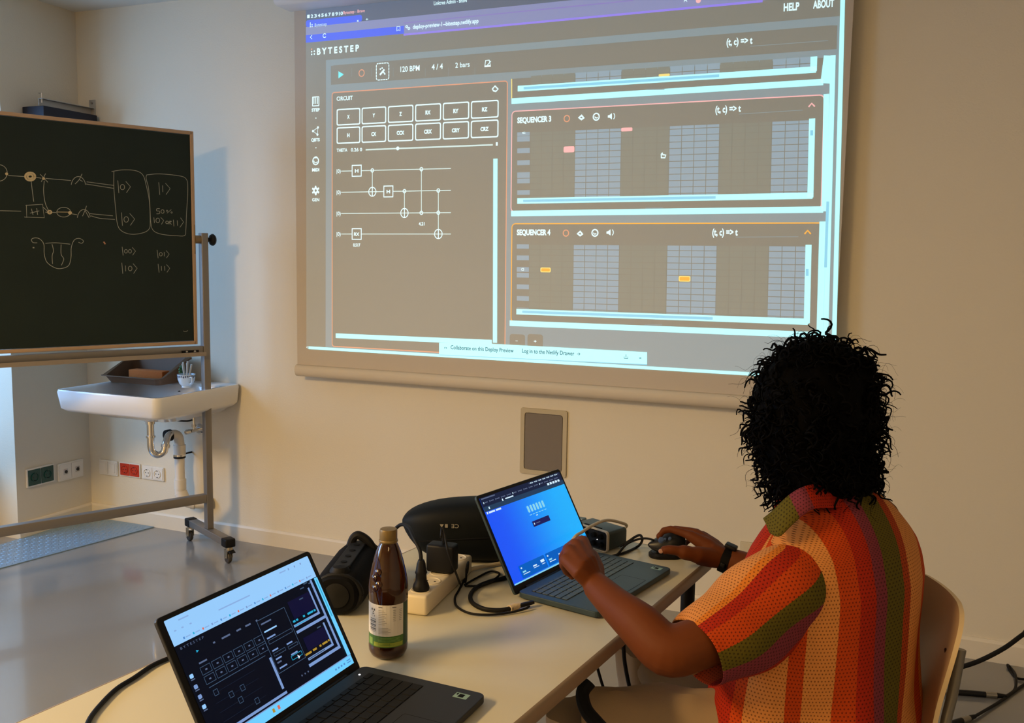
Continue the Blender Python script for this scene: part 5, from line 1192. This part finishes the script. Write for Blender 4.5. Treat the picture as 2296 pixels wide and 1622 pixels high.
# trunk, hips
body.rings([ellr(Cz(z), Ld, Fd, a, b) for z, a, b in ((0.46, 0.10, 0.08), (0.47, 0.165, 0.115), (0.55, 0.170, 0.12), (0.65, 0.150, 0.105), (0.78, 0.155, 0.11), (0.88, 0.170, 0.115), (0.93, 0.165, 0.10), (0.97, 0.11, 0.08), (1.00, 0.06, 0.06))])
Z3 = Vector((0, 0, 1))
HD = sd(1826, 935, 1.93)                      # head centre
NB = Cz(0.99)
body.tube([NB, NB+(HD-NB)*0.35, NB+(HD-NB)*0.72], [0.062, 0.056, 0.058], 20)
hf = Vector((-0.80, 0.60, 0)).normalized(); hl_ = Vector((-hf.y, hf.x, 0)); up_ = (Z3+hf*-0.02).normalized()
hd = []
for z, a, b, o_ in ((-0.118, 0.020, 0.022, 0.055), (-0.110, 0.040, 0.045, 0.042), (-0.085, 0.056, 0.075, 0.018), (-0.05, 0.066, 0.088, 0.006), (-0.01, 0.073, 0.096, 0.0), (0.03, 0.076, 0.099, -0.003), (0.07, 0.070, 0.090, -0.006), (0.10, 0.052, 0.066, -0.008), (0.118, 0.022, 0.028, -0.01)):
    hd.append(ellr(HD+up_*z+hf*o_, hl_, hf, a, b, 24))
body.rings(hd)
body.tube([HD+hf*0.090+Z3*0.018, HD+hf*0.108-Z3*0.012, HD+hf*0.112-Z3*0.022, HD+hf*0.092-Z3*0.030], [0.008, 0.012, 0.014, 0.008], 12)       # nose
body.tube([HD+hf*0.088+hl_*0.022-Z3*0.055, HD+hf*0.096-Z3*0.054, HD+hf*0.088-hl_*0.022-Z3*0.055], [0.004, 0.008, 0.004], 10)               # lips
for s_ in (-1, 1):
    e = HD+hl_*s_*0.074-hf*0.008; body.tube([e+Z3*0.024, e+hl_*s_*0.010-hf*0.012, e-Z3*0.028+hf*0.004], [0.009, 0.014, 0.008], 10)         # ears
    body.tube([HD+hf*0.080+hl_*s_*0.05+Z3*0.028, HD+hf*0.095+hl_*s_*0.028+Z3*0.030, HD+hf*0.094+hl_*s_*0.012+Z3*0.026], [0.005, 0.008, 0.005], 8)  # brows
# left arm (near side)
LS = sd(1780, 1275, 1.84)
la = spline([Cz(0.93)+Ld*0.10, LS, sd(1700, 1360, 1.78), sd(1615, 1420, 1.735), sd(1552, 1448, 1.71), sd(1494, 1458, 1.705), sd(1433, 1402, 1.745), sd(1379, 1356, 1.80), sd(1334, 1312, 1.865)], 5)
n = len(la); lr_ = [0.058, 0.057, 0.053, 0.049, 0.047, 0.0475, 0.043, 0.034, 0.0275]; body.tube(la, [lr_[min(i//5, 8)]+(lr_[min(i//5+1, 8)]-lr_[min(i//5, 8)])*(i % 5)/5 for i in range(n)], 20)
def tubeseq(pts, rs, n=12): body.tube([p for p in pts], rs, n)
WL = sd(1334, 1312, 1.865)
# left hand: back of the hand to the viewer, fingers curling down over the keys
mcp = [sd(1306, 1212, 1.975), sd(1290, 1219, 1.945), sd(1275, 1232, 1.92), sd(1266, 1252, 1.90)]
pip = [sd(1288, 1218, 2.01), sd(1271, 1230, 1.985), sd(1262, 1248, 1.955), sd(1263, 1268, 1.925)]
dip = [sd(1279, 1238, 2.03), sd(1266, 1252, 2.01), sd(1262, 1268, 1.975), sd(1270, 1283, 1.945)]
tip = [sd(1284, 1256, 2.03), sd(1274, 1270, 2.01), sd(1274, 1283, 1.98), sd(1283, 1293, 1.95)]
for k in range(4):
    mid = WL+(mcp[k]-WL)*0.5+(sd(1300, 1255, 1.90)-sd(1300, 1255, 1.93))
    tubeseq([WL, mid, mcp[k]], [0.020, 0.0185, 0.0135]); r = (0.0098, 0.0100, 0.0095, 0.0085)[k]
    tubeseq([mcp[k], pip[k]], [r+0.0022, r]); tubeseq([pip[k], dip[k]], [r, r*0.92]); tubeseq([dip[k], tip[k]], [r*0.92, r*0.72])
    for q_ in (pip[k], dip[k], tip[k], mcp[k]): body.lathe([(0, -1*r*0.98), (r*0.7, -0.7*r), (r*0.98, 0), (r*0.7, 0.7*r), (0, r*0.98)], q_, 10)
tubeseq([WL+Z3*0.004, sd(1335, 1275, 1.93), sd(1328, 1248, 1.975), sd(1312, 1232, 2.00), sd(1300, 1232, 2.02)], [0.021, 0.019, 0.0145, 0.0115, 0.009])
# right arm (far side)
RS = Cz(0.93)-Ld*0.185
WR = sd(1628, 1256, 2.32)
tubeseq(spline([Cz(0.93)-Ld*0.08, RS, sd(1900, 1320, 2.20), sd(1850, 1345, 2.20)], 5), [0.055]*5+[0.053]*5+[0.046]*6, 16)
tubeseq(spline([sd(1865, 1345, 2.20), sd(1790, 1320, 2.24), sd(1710, 1280, 2.28), WR], 5), [0.044]*3+[0.043]*3+[0.040]*3+[0.036]*3+[0.032]*3+[0.0285], 18)
tubeseq([WR, sd(1606, 1245, 2.325), sd(1590, 1236, 2.33)], [0.0285, 0.027, 0.026], 18)
rm = [sd(1543, 1199, 2.355), sd(1556, 1194, 2.385), sd(1572, 1200, 2.41), sd(1586, 1212, 2.43)]
rp = [sd(1504, 1187, 2.375), sd(1512, 1187, 2.410), sd(1532, 1194, 2.44), sd(1553, 1206, 2.46)]
rd = [sd(1488, 1190, 2.380), sd(1492, 1200, 2.415), sd(1512, 1208, 2.45), sd(1538, 1218, 2.47)]
rt = [sd(1478, 1203, 2.375), sd(1486, 1214, 2.410), sd(1504, 1222, 2.45), sd(1528, 1230, 2.47)]
for k in range(4):
    tubeseq([WR, WR+(rm[k]-WR)*0.5+Z3*0.004, rm[k]], [0.022, 0.020, 0.0135]); r = (0.0095, 0.0098, 0.0092, 0.0080)[k]
    tubeseq([rm[k], rp[k]], [r+0.002, r]); tubeseq([rp[k], rd[k]], [r, r*0.9]); tubeseq([rd[k], rt[k]], [r*0.9, r*0.7])
    for q_ in (rm[k], rp[k], rd[k], rt[k]): body.lathe([(0, -1*r*0.95), (r*0.7, -0.7*r), (r*0.95, 0), (r*0.7, 0.7*r), (0, r*0.95)], q_, 10)
tubeseq(spline([WR, sd(1585, 1248, 2.305), sd(1552, 1243, 2.290), sd(1520, 1236, 2.285), sd(1498, 1233, 2.285), sd(1484, 1236, 2.29)], 3), [0.022]*3+[0.022]*3+[0.0185]*3+[0.0125]*3+[0.0110]*3+[0.0085], 14)
tubeseq([WR, sd(1590, 1254, 2.31), sd(1560, 1254, 2.31)], [0.024, 0.021, 0.014], 14)
# legs
def leg(hip, knee, ankle, toe):
    tubeseq(spline([hip, hip+(knee-hip)*0.5, knee], 4), [0.078, 0.077, 0.075, 0.072, 0.069, 0.066, 0.063, 0.060, 0.056], 16)
    tubeseq([knee, knee+(ankle-knee)*0.35, ankle], [0.056, 0.054, 0.034], 16); tubeseq([ankle, toe], [0.036, 0.026], 14)
HL = Cz(0.53)+Ld*0.085; HR = Cz(0.53)-Ld*0.085
KL = Vector((-0.545, 1.76, 0.535)); KR = Vector((-0.50, 2.12, 0.545))
AL = Vector((-0.52, 1.74, 0.075)); AR = Vector((-0.47, 2.10, 0.075))
leg(HL, KL, AL, AL+Vector((-0.15, 0.02, -0.045))); leg(HR, KR, AR, AR+Vector((-0.15, 0.02, -0.045)))
bo_ = body.build('body', SKIN, pn, world=True, smooth=True)
md = bo_.modifiers.new('join', 'REMESH'); md.mode = 'VOXEL'; md.voxel_size = 0.0034; md.use_smooth_shade = True
md = bo_.modifiers.new('soften', 'SMOOTH'); md.factor = 0.5; md.iterations = 5
# finger nails
nl = MB(); c = sd(1482, 1236, 2.281); tw = (Vector((0, 0, CAMH))-c).normalized()
nl.lathe([(0.0, 0.0012), (0.0045, 0.0008), (0.0062, -0.001), (0.006, -0.003)], c, 14, None, (tw+Z3*0.35).normalized()); nl.build('thumb_nail', mat('nail', (0.42, 0.24, 0.17), 0.3), bo_, world=True, smooth=True)

# ---- watch
wt = MB(); wa = (sd(1590, 1236, 2.33)-sd(1660, 1268, 2.30)).normalized(); wc = WR
a1 = wa.orthogonal().normalized()
a1 = (Z3-wa*Z3.dot(wa)).normalized(); a2 = wa.cross(a1)
rs = []
for u, rr_ in ((-0.0105, 0.0305), (-0.0105, 0.0335), (0.0105, 0.0335), (0.0105, 0.0305)):
    rs.append([wc+wa*u+a1*rr_*1.0*math.cos(6.2832*k/32)+a2*rr_*1.02*math.sin(6.2832*k/32) for k in range(32)])
wt.rings(rs+[rs[0]], None, False, False); 
wo = wt.build('watch_strap', mat('strap_black', (0.003, 0.003, 0.0035), 0.7, spec=0.15), pn, world=True, smooth=True)
Rw = Matrix((wa, a2, a1)).transposed()
MB().box(wc+a1*0.0375, (0.030, 0.028, 0.011), rot=Rw, bev=0.004).build('watch_case', BLACK, wo, world=True)
MB().box(wc-a2*0.035-a1*0.003, (0.012, 0.008, 0.010), rot=Rw, bev=0.002).build('buckle', BLACK, wo, world=True)

# ---- trousers
KHK = mat('khaki_cloth', (0.30, 0.215, 0.13), 0.85, bump=(350, 0.25, 0.001), var=(5, 0.06))
tr_ = MB()
def cloth_leg(hip, knee, ankle, s_):
    ths = spline([hip, hip+(knee-hip)*0.5+Z3*0.004, knee+(knee-hip).normalized()*0.015], 10); N = len(ths); rs = []
    for i, p in enumerate(ths):
        t_ = (ths[min(i+1, N-1)]-ths[max(i-1, 0)]).normalized(); a = (Z3-t_*t_.z).normalized(); b = t_.cross(a); r0 = 0.100-0.022*i/N
        rs.append([p+(a*math.cos(q_)+b*math.sin(q_))*(r0+0.0035*math.sin(q_*3+i*0.5+s_)+0.004*math.sin(i*1.1+q_*1.5)+0.003*noise.noise(Vector((i*0.4, q_*2, s_)))) for q_ in [6.2832*k/40 for k in range(40)]])
    tr_.rings(rs)
    sh = spline([knee+Z3*0.035, knee+(ankle-knee)*0.3, knee+(ankle-knee)*0.65, ankle+Z3*0.03], 10); N = len(sh); rs = []
    for i, p in enumerate(sh):
        r0 = 0.082-0.012*i/N; a = Vector((1, 0, 0)); b = Vector((0, 1, 0))
        rs.append([p+(a*math.cos(q_)+b*math.sin(q_))*(r0+0.006*math.sin(q_*7+s_+0.25*i)+0.004*math.sin(i*0.5+q_*2)) for q_ in [6.2832*k/48 for k in range(48)]])
    tr_.rings(rs)
cloth_leg(HL, KL, AL, 0.3); cloth_leg(HR, KR, AR, 1.7)
tr_.rings([ellr(Cz(z), Ld, Fd, a, b, 32) for z, a, b in ((0.452, 0.16, 0.12), (0.462, 0.19, 0.145), (0.52, 0.20, 0.15), (0.62, 0.185, 0.14), (0.66, 0.17, 0.125))])
to = tr_.build('trousers', KHK, pn, world=True, smooth=True)
for k, (an, s_) in enumerate(((AL, 0), (AR, 1))):
    q_ = MB(); q_.rings([[Vector((an.x+0.05-0.30*u, an.y+0.02*u, 0))+Vector((0, w_*math.cos(v), max(0.004, zc_+h_*math.sin(v)))) for v in [6.2832*j/20 for j in range(20)]] for u, w_, h_, zc_ in ((0.0, 0.02, 0.02, 0.035), (0.03, 0.036, 0.042, 0.045), (0.2, 0.040, 0.050, 0.052), (0.45, 0.042, 0.042, 0.042), (0.7, 0.047, 0.030, 0.032), (0.9, 0.042, 0.022, 0.026), (1.0, 0.018, 0.012, 0.018))]); q_.build('shoe', mat('shoe_cloth', (0.05, 0.05, 0.05), 0.7), pn, world=True, smooth=True)

# ---- shirt: striped crochet cloth, u = metres around, v = metres along
TAN = (0.60, 0.235, 0.060); ORG = (0.60, 0.17, 0.015); ROR = (0.47, 0.050, 0.003); RDD = (0.36, 0.018, 0.003); MAU = (0.185, 0.030, 0.045); OLV = (0.095, 0.076, 0.006); RUS = (0.33, 0.042, 0.006)
def crochet(name, stops, lo, hi):
    m = bpy.data.materials.new(name); m.use_nodes = True; nt = m.node_tree; b = nt.nodes['Principled BSDF']; b.inputs['Roughness'].default_value = 0.85; b.inputs['Specular IOR Level'].default_value = 0.2
    N = nt.nodes.new; L = nt.links.new
    tc = N('ShaderNodeUVMap'); sp_ = N('ShaderNodeSeparateXYZ'); L(tc.outputs[0], sp_.inputs[0])
    def mth(op, a, b_=None, c=None):
        q_ = N('ShaderNodeMath'); q_.operation = op
        for i, v in enumerate((a, b_, c)):
            if v is None: continue
            if isinstance(v, (int, float)): q_.inputs[i].default_value = v
            else: L(v, q_.inputs[i])
        return q_.outputs[0]
    U, V = sp_.outputs['X'], sp_.outputs['Y']
    sx, sy = 0.0078, 0.0068
    row = mth('FLOOR', mth('DIVIDE', V, sy)); half = mth('MULTIPLY', mth('FLOORED_MODULO', row, 2.0), 0.5)
    fx = mth('SUBTRACT', mth('FRACT', mth('ADD', mth('DIVIDE', U, sx), half)), 0.5); fy = mth('SUBTRACT', mth('FRACT', mth('DIVIDE', V, sy)), 0.5)
    d = mth('SQRT', mth('ADD', mth('MULTIPLY', fx, fx), mth('MULTIPLY', fy, fy)))
    hole = N('ShaderNodeMapRange'); hole.inputs['From Min'].default_value = 0.14; hole.inputs['From Max'].default_value = 0.27; hole.inputs['To Min'].default_value = 1; hole.inputs['To Max'].default_value = 0; L(d, hole.inputs['Value'])
    zig = mth('MULTIPLY', mth('PINGPONG', mth('DIVIDE', V, sy), 0.5), 0.0022)      # saw-tooth edge of each colour band
    rp_ = N('ShaderNodeValToRGB'); cr = rp_.color_ramp; cr.interpolation = 'CONSTANT'
    mp = N('ShaderNodeMapRange'); mp.inputs['From Min'].default_value = lo; mp.inputs['From Max'].default_value = hi; L(mth('ADD', U, zig), mp.inputs['Value']); L(mp.outputs[0], rp_.inputs[0])
    while len(cr.elements) < len(stops): cr.elements.new(0.5)
    for e_, (p_, c_) in zip(cr.elements, stops): e_.position = (p_-lo)/(hi-lo); e_.color = (*c_, 1)
    rib = N('ShaderNodeTexNoise'); rib.inputs['Scale'].default_value = 700; L(tc.outputs[0], rib.inputs['Vector'])
    mx = N('ShaderNodeMix'); mx.data_type = 'RGBA'; mx.blend_type = 'MULTIPLY'; L(mth('MULTIPLY', hole.outputs[0], 0.72), mx.inputs['Factor']); L(rp_.outputs[0], mx.inputs[6]); mx.inputs[7].default_value = (0.10, 0.06, 0.05, 1)
    L(mx.outputs[2], b.inputs['Base Color'])
    bp_n = N('ShaderNodeBump'); bp_n.inputs['Strength'].default_value = 0.5; bp_n.inputs['Distance'].default_value = 0.0015
    L(mth('SUBTRACT', mth('MULTIPLY', rib.outputs['Fac'], 0.3), hole.outputs[0]), bp_n.inputs['Height']); L(bp_n.outputs['Normal'], b.inputs['Normal'])
    return m
KD = 0.0038
st = [(-180, RDD), (-160, TAN), (-130, ROR), (-105, OLV), (-85, TAN), (-60, ORG), (-44, ROR), (-34, TAN), (-14, RUS), (-8, OLV), (3, MAU), (11, RDD), (20, ROR), (33, TAN), (51, ROR), (61, TAN), (83, ROR), (91, RDD), (122, RDD), (146, RDD), (160, ROR)]
SH1 = crochet('striped_crochet', [(d_*KD, c) for d_, c in st], -180*KD, 180*KD)
def grid_uv(name, P, UV, m_, parent, sub=1, solid=0.0):
    R_ = len(P); C_ = len(P[0]); mb = MB(); mb.add([q_ for r in P for q_ in r], [(i*C_+j, i*C_+j+1, (i+1)*C_+j+1, (i+1)*C_+j) for i in range(R_-1) for j in range(C_-1)], m_, True)
    mb.uv = [q_ for r in UV for q_ in r]; o = mb.build(name, None, parent, world=True, smooth=True, fix=False, angle=180)
    if solid:
        md = o.modifiers.new('solid', 'SOLIDIFY'); md.thickness = solid; md.offset = -1
    if sub:
        md = o.modifiers.new('sub', 'SUBSURF'); md.levels = sub; md.render_levels = sub
    return o
RG = [(0.455, 0.250, 0.180), (0.50, 0.250, 0.182), (0.56, 0.246, 0.178), (0.62, 0.240, 0.172), (0.68, 0.236, 0.168), (0.74, 0.234, 0.165), (0.80, 0.234, 0.165), (0.86, 0.234, 0.165), (0.90, 0.224, 0.156), (0.935, 0.210, 0.146), (0.960, 0.192, 0.134), (0.982, 0.168, 0.120), (1.002, 0.146, 0.104), (1.018, 0.115, 0.090), (1.030, 0.090, 0.078), (1.038, 0.076, 0.070)]
P = []; UV = []; NT = 96; AREF = 0.234
dense = []
for i in range(len(RG)-1):
    for k in range(3): t_ = k/3; dense.append(tuple(RG[i][j]*(1-t_)+RG[i+1][j]*t_ for j in range(3)))
dense.append(RG[-1])
for z, a, b in dense:
    r = []; u = []
    c = Cz(z)
    lean = max(0, z-0.93)
    for k in range(NT+1):
        th = -math.pi+2*math.pi*k/NT          # 0 = spine, + towards the near side
        s_, c_ = math.sin(th), math.cos(th); e = 2.3
        lat = a*math.copysign(abs(s_)**(2/e), s_); bk = b*math.copysign(abs(c_)**(2/e), c_)*(1 if c_ > 0 else 1-0.48*max(0, min(1, (z-0.72)/0.18))*(1-max(0, min(1, (z-0.985)/0.05))))
        if abs(lat) < 1: slope = -0.10*max(0, abs(lat)-0.07)*min(1, max(0, (z-0.90)/0.06))
        f_ = 0.012*math.sin(th*5+z*9+1.0)*max(0, min(1, (0.80-z)/0.2))+0.009*noise.noise(Vector((math.cos(th)*2.2, math.sin(th)*2.2, z*5)))+0.006*math.sin((z*34)+th*3.0)*math.exp(-((th-0.9)/0.5)**2)*max(0, 1-abs(z-0.66)/0.14)
        d_ = Vector((0, 0, 0))+Ld*s_-Fd*c_
        r.append(c+Ld*lat-Fd*bk+d_*f_+Vector((0, 0, slope)))
        q_ = max(-1, min(1, lat/AREF)); q_ = math.copysign(abs(q_)**(e/2), q_); th2 = math.asin(q_)
        if c_ < 0: th2 = math.copysign(math.pi, th)-th2
        w_ = max(0, min(1, (z-0.80)/0.1)); tt = th*(1-w_)+th2*w_
        u.append((math.degrees(tt)*KD, z+(lean*1.2)))
    P.append(r); UV.append(u)
shirt = grid_uv('shirt', P, UV, SH1, pn, 1, 0.002)
# sleeves
KS = 0.00155
ss = [(-180, TAN), (-46, ORG), (-36, RDD), (-16, ROR), (15, OLV), (43, MAU), (75, RDD), (110, ROR), (150, TAN)]
SH2 = crochet('striped_crochet_sleeve', [(d_*KS, c) for d_, c in ss], -180*KS, 180*KS)
def sleeve(name, pts, rad, ref, flip=1, off=0.0):
    path = spline(pts, 8); N = len(path); P = []; UV = []; L_ = 0
    for i, p in enumerate(path):
        t_ = (path[min(i+1, N-1)]-path[max(i-1, 0)]).normalized(); f = ref(p); a = (f-t_*f.dot(t_)).normalized(); b = t_.cross(a)
        if b.z > 0: b = -b
        k_ = i/(N-1)*(len(rad)-1); j = min(int(k_), len(rad)-2); r0 = rad[j]+(rad[j+1]-rad[j])*(k_-j)
        if i: L_ += (p-path[i-1]).length
        r = []; u = []
        for q_ in range(49):
            th = -math.pi+2*math.pi*q_/48
            w_ = 0.005*math.sin(th*2+i*0.22)+0.004*noise.noise(Vector((math.cos(th)*1.5, math.sin(th)*1.5, i*0.12)))+0.0035*math.sin(i*0.55+th*1.3)*min(1, i/8)
            r.append(p+(a*math.cos(th)+b*math.sin(th))*(r0+w_)); u.append(((math.degrees(th)+off)*KS, L_))
        P.append(r); UV.append(u)
    return grid_uv(name, P, UV, SH2, pn, 1, 0.0025)
tocam = lambda p: (Vector((0, 0, CAMH))-p).normalized()
sleeve('sleeve', [Cz(0.89)+Ld*0.13-Fd*0.005, sd(1782, 1300, 1.85), sd(1722, 1356, 1.80), sd(1640, 1418, 1.755), sd(1562, 1462, 1.72)], [0.074, 0.088, 0.090, 0.086, 0.078, 0.068], tocam)
sleeve('sleeve', [Cz(0.90)-Ld*0.13, Cz(0.90)-Ld*0.17+Fd*0.03, sd(1900, 1300, 2.20), sd(1830, 1300, 2.24), sd(1770, 1296, 2.27)], [0.07, 0.080, 0.070, 0.056, 0.050], tocam)
# collar: folded band round the neck, running out into the near lapel
CO = crochet('striped_crochet_collar', [(-0.4, RDD), (-0.02, ROR), (0.0, RDD), (0.150, MAU), (0.192, OLV)], -0.4, 0.4)
top = [sd(1960, 1100, 1.98), sd(1900, 1086, 1.93), sd(1850, 1084, 1.88), sd(1805, 1092, 1.84), sd(1775, 1108, 1.83), sd(1752, 1128, 1.825), sd(1734, 1146, 1.825), sd(1712, 1165, 1.83)]
bot = [sd(1985, 1128, 1.98), sd(1925, 1135, 1.90), sd(1872, 1140, 1.84), sd(1826, 1142, 1.80), sd(1798, 1158, 1.79), sd(1772, 1182, 1.785), sd(1748, 1204, 1.79), sd(1728, 1194, 1.81)]
T_ = spline(top, 6); B_ = spline(bot, 6); P = []; UV = []; acc = -0.11
for i in range(len(T_)):
    if i: acc += (T_[i]-T_[i-1]).length*1.15
    P.append([T_[i]+(B_[i]-T_[i])*(j/7)+tocam(T_[i])*0.012*math.sin(math.pi*j/7*0.9) for j in range(8)]); UV.append([(acc-0.02, j*0.008) for j in range(8)])
col = grid_uv('collar', P, UV, CO, pn, 1, 0.004)
q_ = MB(); pp = [sd(1772, 1084, 1.90), sd(1766, 1096, 1.905), sd(1764, 1108, 1.91), sd(1768, 1120, 1.90)]; q_.tube(spline(pp, 4), 0.0014, 6); q_.build('necklace', mat('gold', (0.6, 0.35, 0.10), 0.3, 1.0), pn, world=True, smooth=True)

# ---- hair: a dense curly mass
HAIR = mat('black_hair', (0.0012, 0.001, 0.001), 0.7, spec=0.06)
hr = MB(); rng = random.Random(11)
HC = sd(1826, 925, 1.93)
cr_, cu_, cf_ = R3.col[0].copy(), Z3.copy(), Vector((-0.08, 0.99, 0)).normalized()
cr_.z = 0; cr_.normalize()
def hrad(zz_):    # half width by height above the centre (m)
    pts_ = [(-0.185, 0.060), (-0.165, 0.110), (-0.12, 0.118), (-0.07, 0.122), (-0.02, 0.132), (0.03, 0.132), (0.08, 0.118), (0.12, 0.085), (0.145, 0.045), (0.153, 0.0)]
    for (a, b), (c, d) in zip(pts_, pts_[1:]):
        if a <= zz_ <= c: return b+(d-b)*(zz_-a)/(c-a)
    return 0.0
def hcen(zz_): return 0.004+(0.028*max(0, (-0.05-zz_)/0.13))
rs = []
for i in range(40):
    z = -0.185+0.3375*i/39; z = min(z, 0.1525); r0 = hrad(z)*0.97+0.001
    r = []
    for k in range(64):
        th = 6.2832*k/64; q3 = Vector((math.cos(th), math.sin(th), z*6)); f_ = 1+0.10*noise.noise(q3*2.4)+0.07*noise.noise(q3*6.0)
        r.append(HC+cr_*(hcen(z)+r0*f_*math.cos(th))+cf_*(0.01+r0*1.0*f_*math.sin(th))+Z3*z)
    rs.append(r)
hr.rings(rs)
def curl(p, d, L_, R_, turns, r, grav=0.4):
    """a spiral lock: starts at p, runs along d bending down"""
    n_ = max(10, int(turns*9)); pts_ = []; a0 = rng.random()*6.28; pos = p.copy(); dr = d.normalized(); sgn = rng.choice((-1, 1))
    for i in range(n_+1):
        t_ = i/n_; dr = (dr+Vector((0, 0, -grav/n_*1.6))).normalized(); pos = pos+dr*(L_/n_); a = dr.orthogonal().normalized(); a = (Vector((0.3, 0.2, 1))-dr*dr.dot(Vector((0.3, 0.2, 1)))).normalized(); b = dr.cross(a); rr_ = R_*min(1, t_*4)*(1-0.3*t_)
        pts_.append(pos+a*rr_*math.cos(a0+sgn*turns*6.2832*t_)+b*rr_*math.sin(a0+sgn*turns*6.2832*t_))
    hr.tube(pts_, [r*(1-0.55*i/n_) for i in range(n_+1)], 5)
for k in range(1300):
    z = -0.18+0.33*rng.random()**0.9; th = rng.random()*6.2832; r0 = hrad(z)
    if r0 < 0.02: r0 = 0.02
    base = HC+cr_*(hcen(z)+r0*0.93*math.cos(th))+cf_*(0.01+r0*0.93*math.sin(th))+Z3*z
    out = (cr_*math.cos(th)+cf_*math.sin(th)+Z3*(0.9*max(0, z-0.03)/0.1))
    L_ = rng.uniform(0.025, 0.065); thin = rng.random() < 0.18
    curl(base, out*rng.uniform(0.35, 0.9)+Vector((rng.uniform(-.5, .5), rng.uniform(-.5, .5), rng.uniform(-1.0, 0.35))), L_*(1.15 if thin else 0.85), rng.uniform(0.006, 0.013), rng.uniform(0.8, 1.6), 0.0007 if thin else rng.uniform(0.0018, 0.0042), rng.uniform(0.5, 1.3))
for k in range(240):   # loose single hairs round the outline
    th = rng.random()*6.2832; z = -0.15+0.30*rng.random(); r0 = max(hrad(z), 0.03)
    base = HC+cr_*(hcen(z)+r0*0.95*math.cos(th))+cf_*(r0*0.95*math.sin(th))+Z3*z
    curl(base, cr_*math.cos(th)+cf_*math.sin(th)+Z3*rng.uniform(-0.3, 0.9), rng.uniform(0.03, 0.06), rng.uniform(0.006, 0.016), rng.uniform(0.6, 1.4), 0.00035, 0.5)
# longer locks hanging on the near left side and over the collar
for (x_, y_, dp_) in ((1700, 960, 1.93), (1690, 990, 1.92), (1705, 1010, 1.92), (1720, 1030, 1.93), (1735, 1045, 1.92), (1750, 1050, 1.90), (1775, 1060, 1.89), (1685, 975, 1.95), (1700, 1000, 1.96), (1800, 1070, 1.88), (1830, 1078, 1.87), (1860, 1082, 1.87), (1890, 1082, 1.87), (1920, 1080, 1.88), (1945, 1075, 1.90), (1960, 1060, 1.92), (1970, 1030, 1.93)):
    for j in range(4):
        b0 = sd(x_+rng.uniform(-8, 8), y_-18+rng.uniform(-10, 5), dp_+rng.uniform(0, .03))
        curl(b0, Vector((-0.25 if x_ < 1790 else 0.05, 0, -1)), rng.uniform(0.03, 0.045), rng.uniform(0.005, 0.009), rng.uniform(1.0, 1.8), rng.uniform(0.0016, 0.0030), 0.6)
hr.build('hair', HAIR, pn, world=True, smooth=True, fix=False, angle=180)
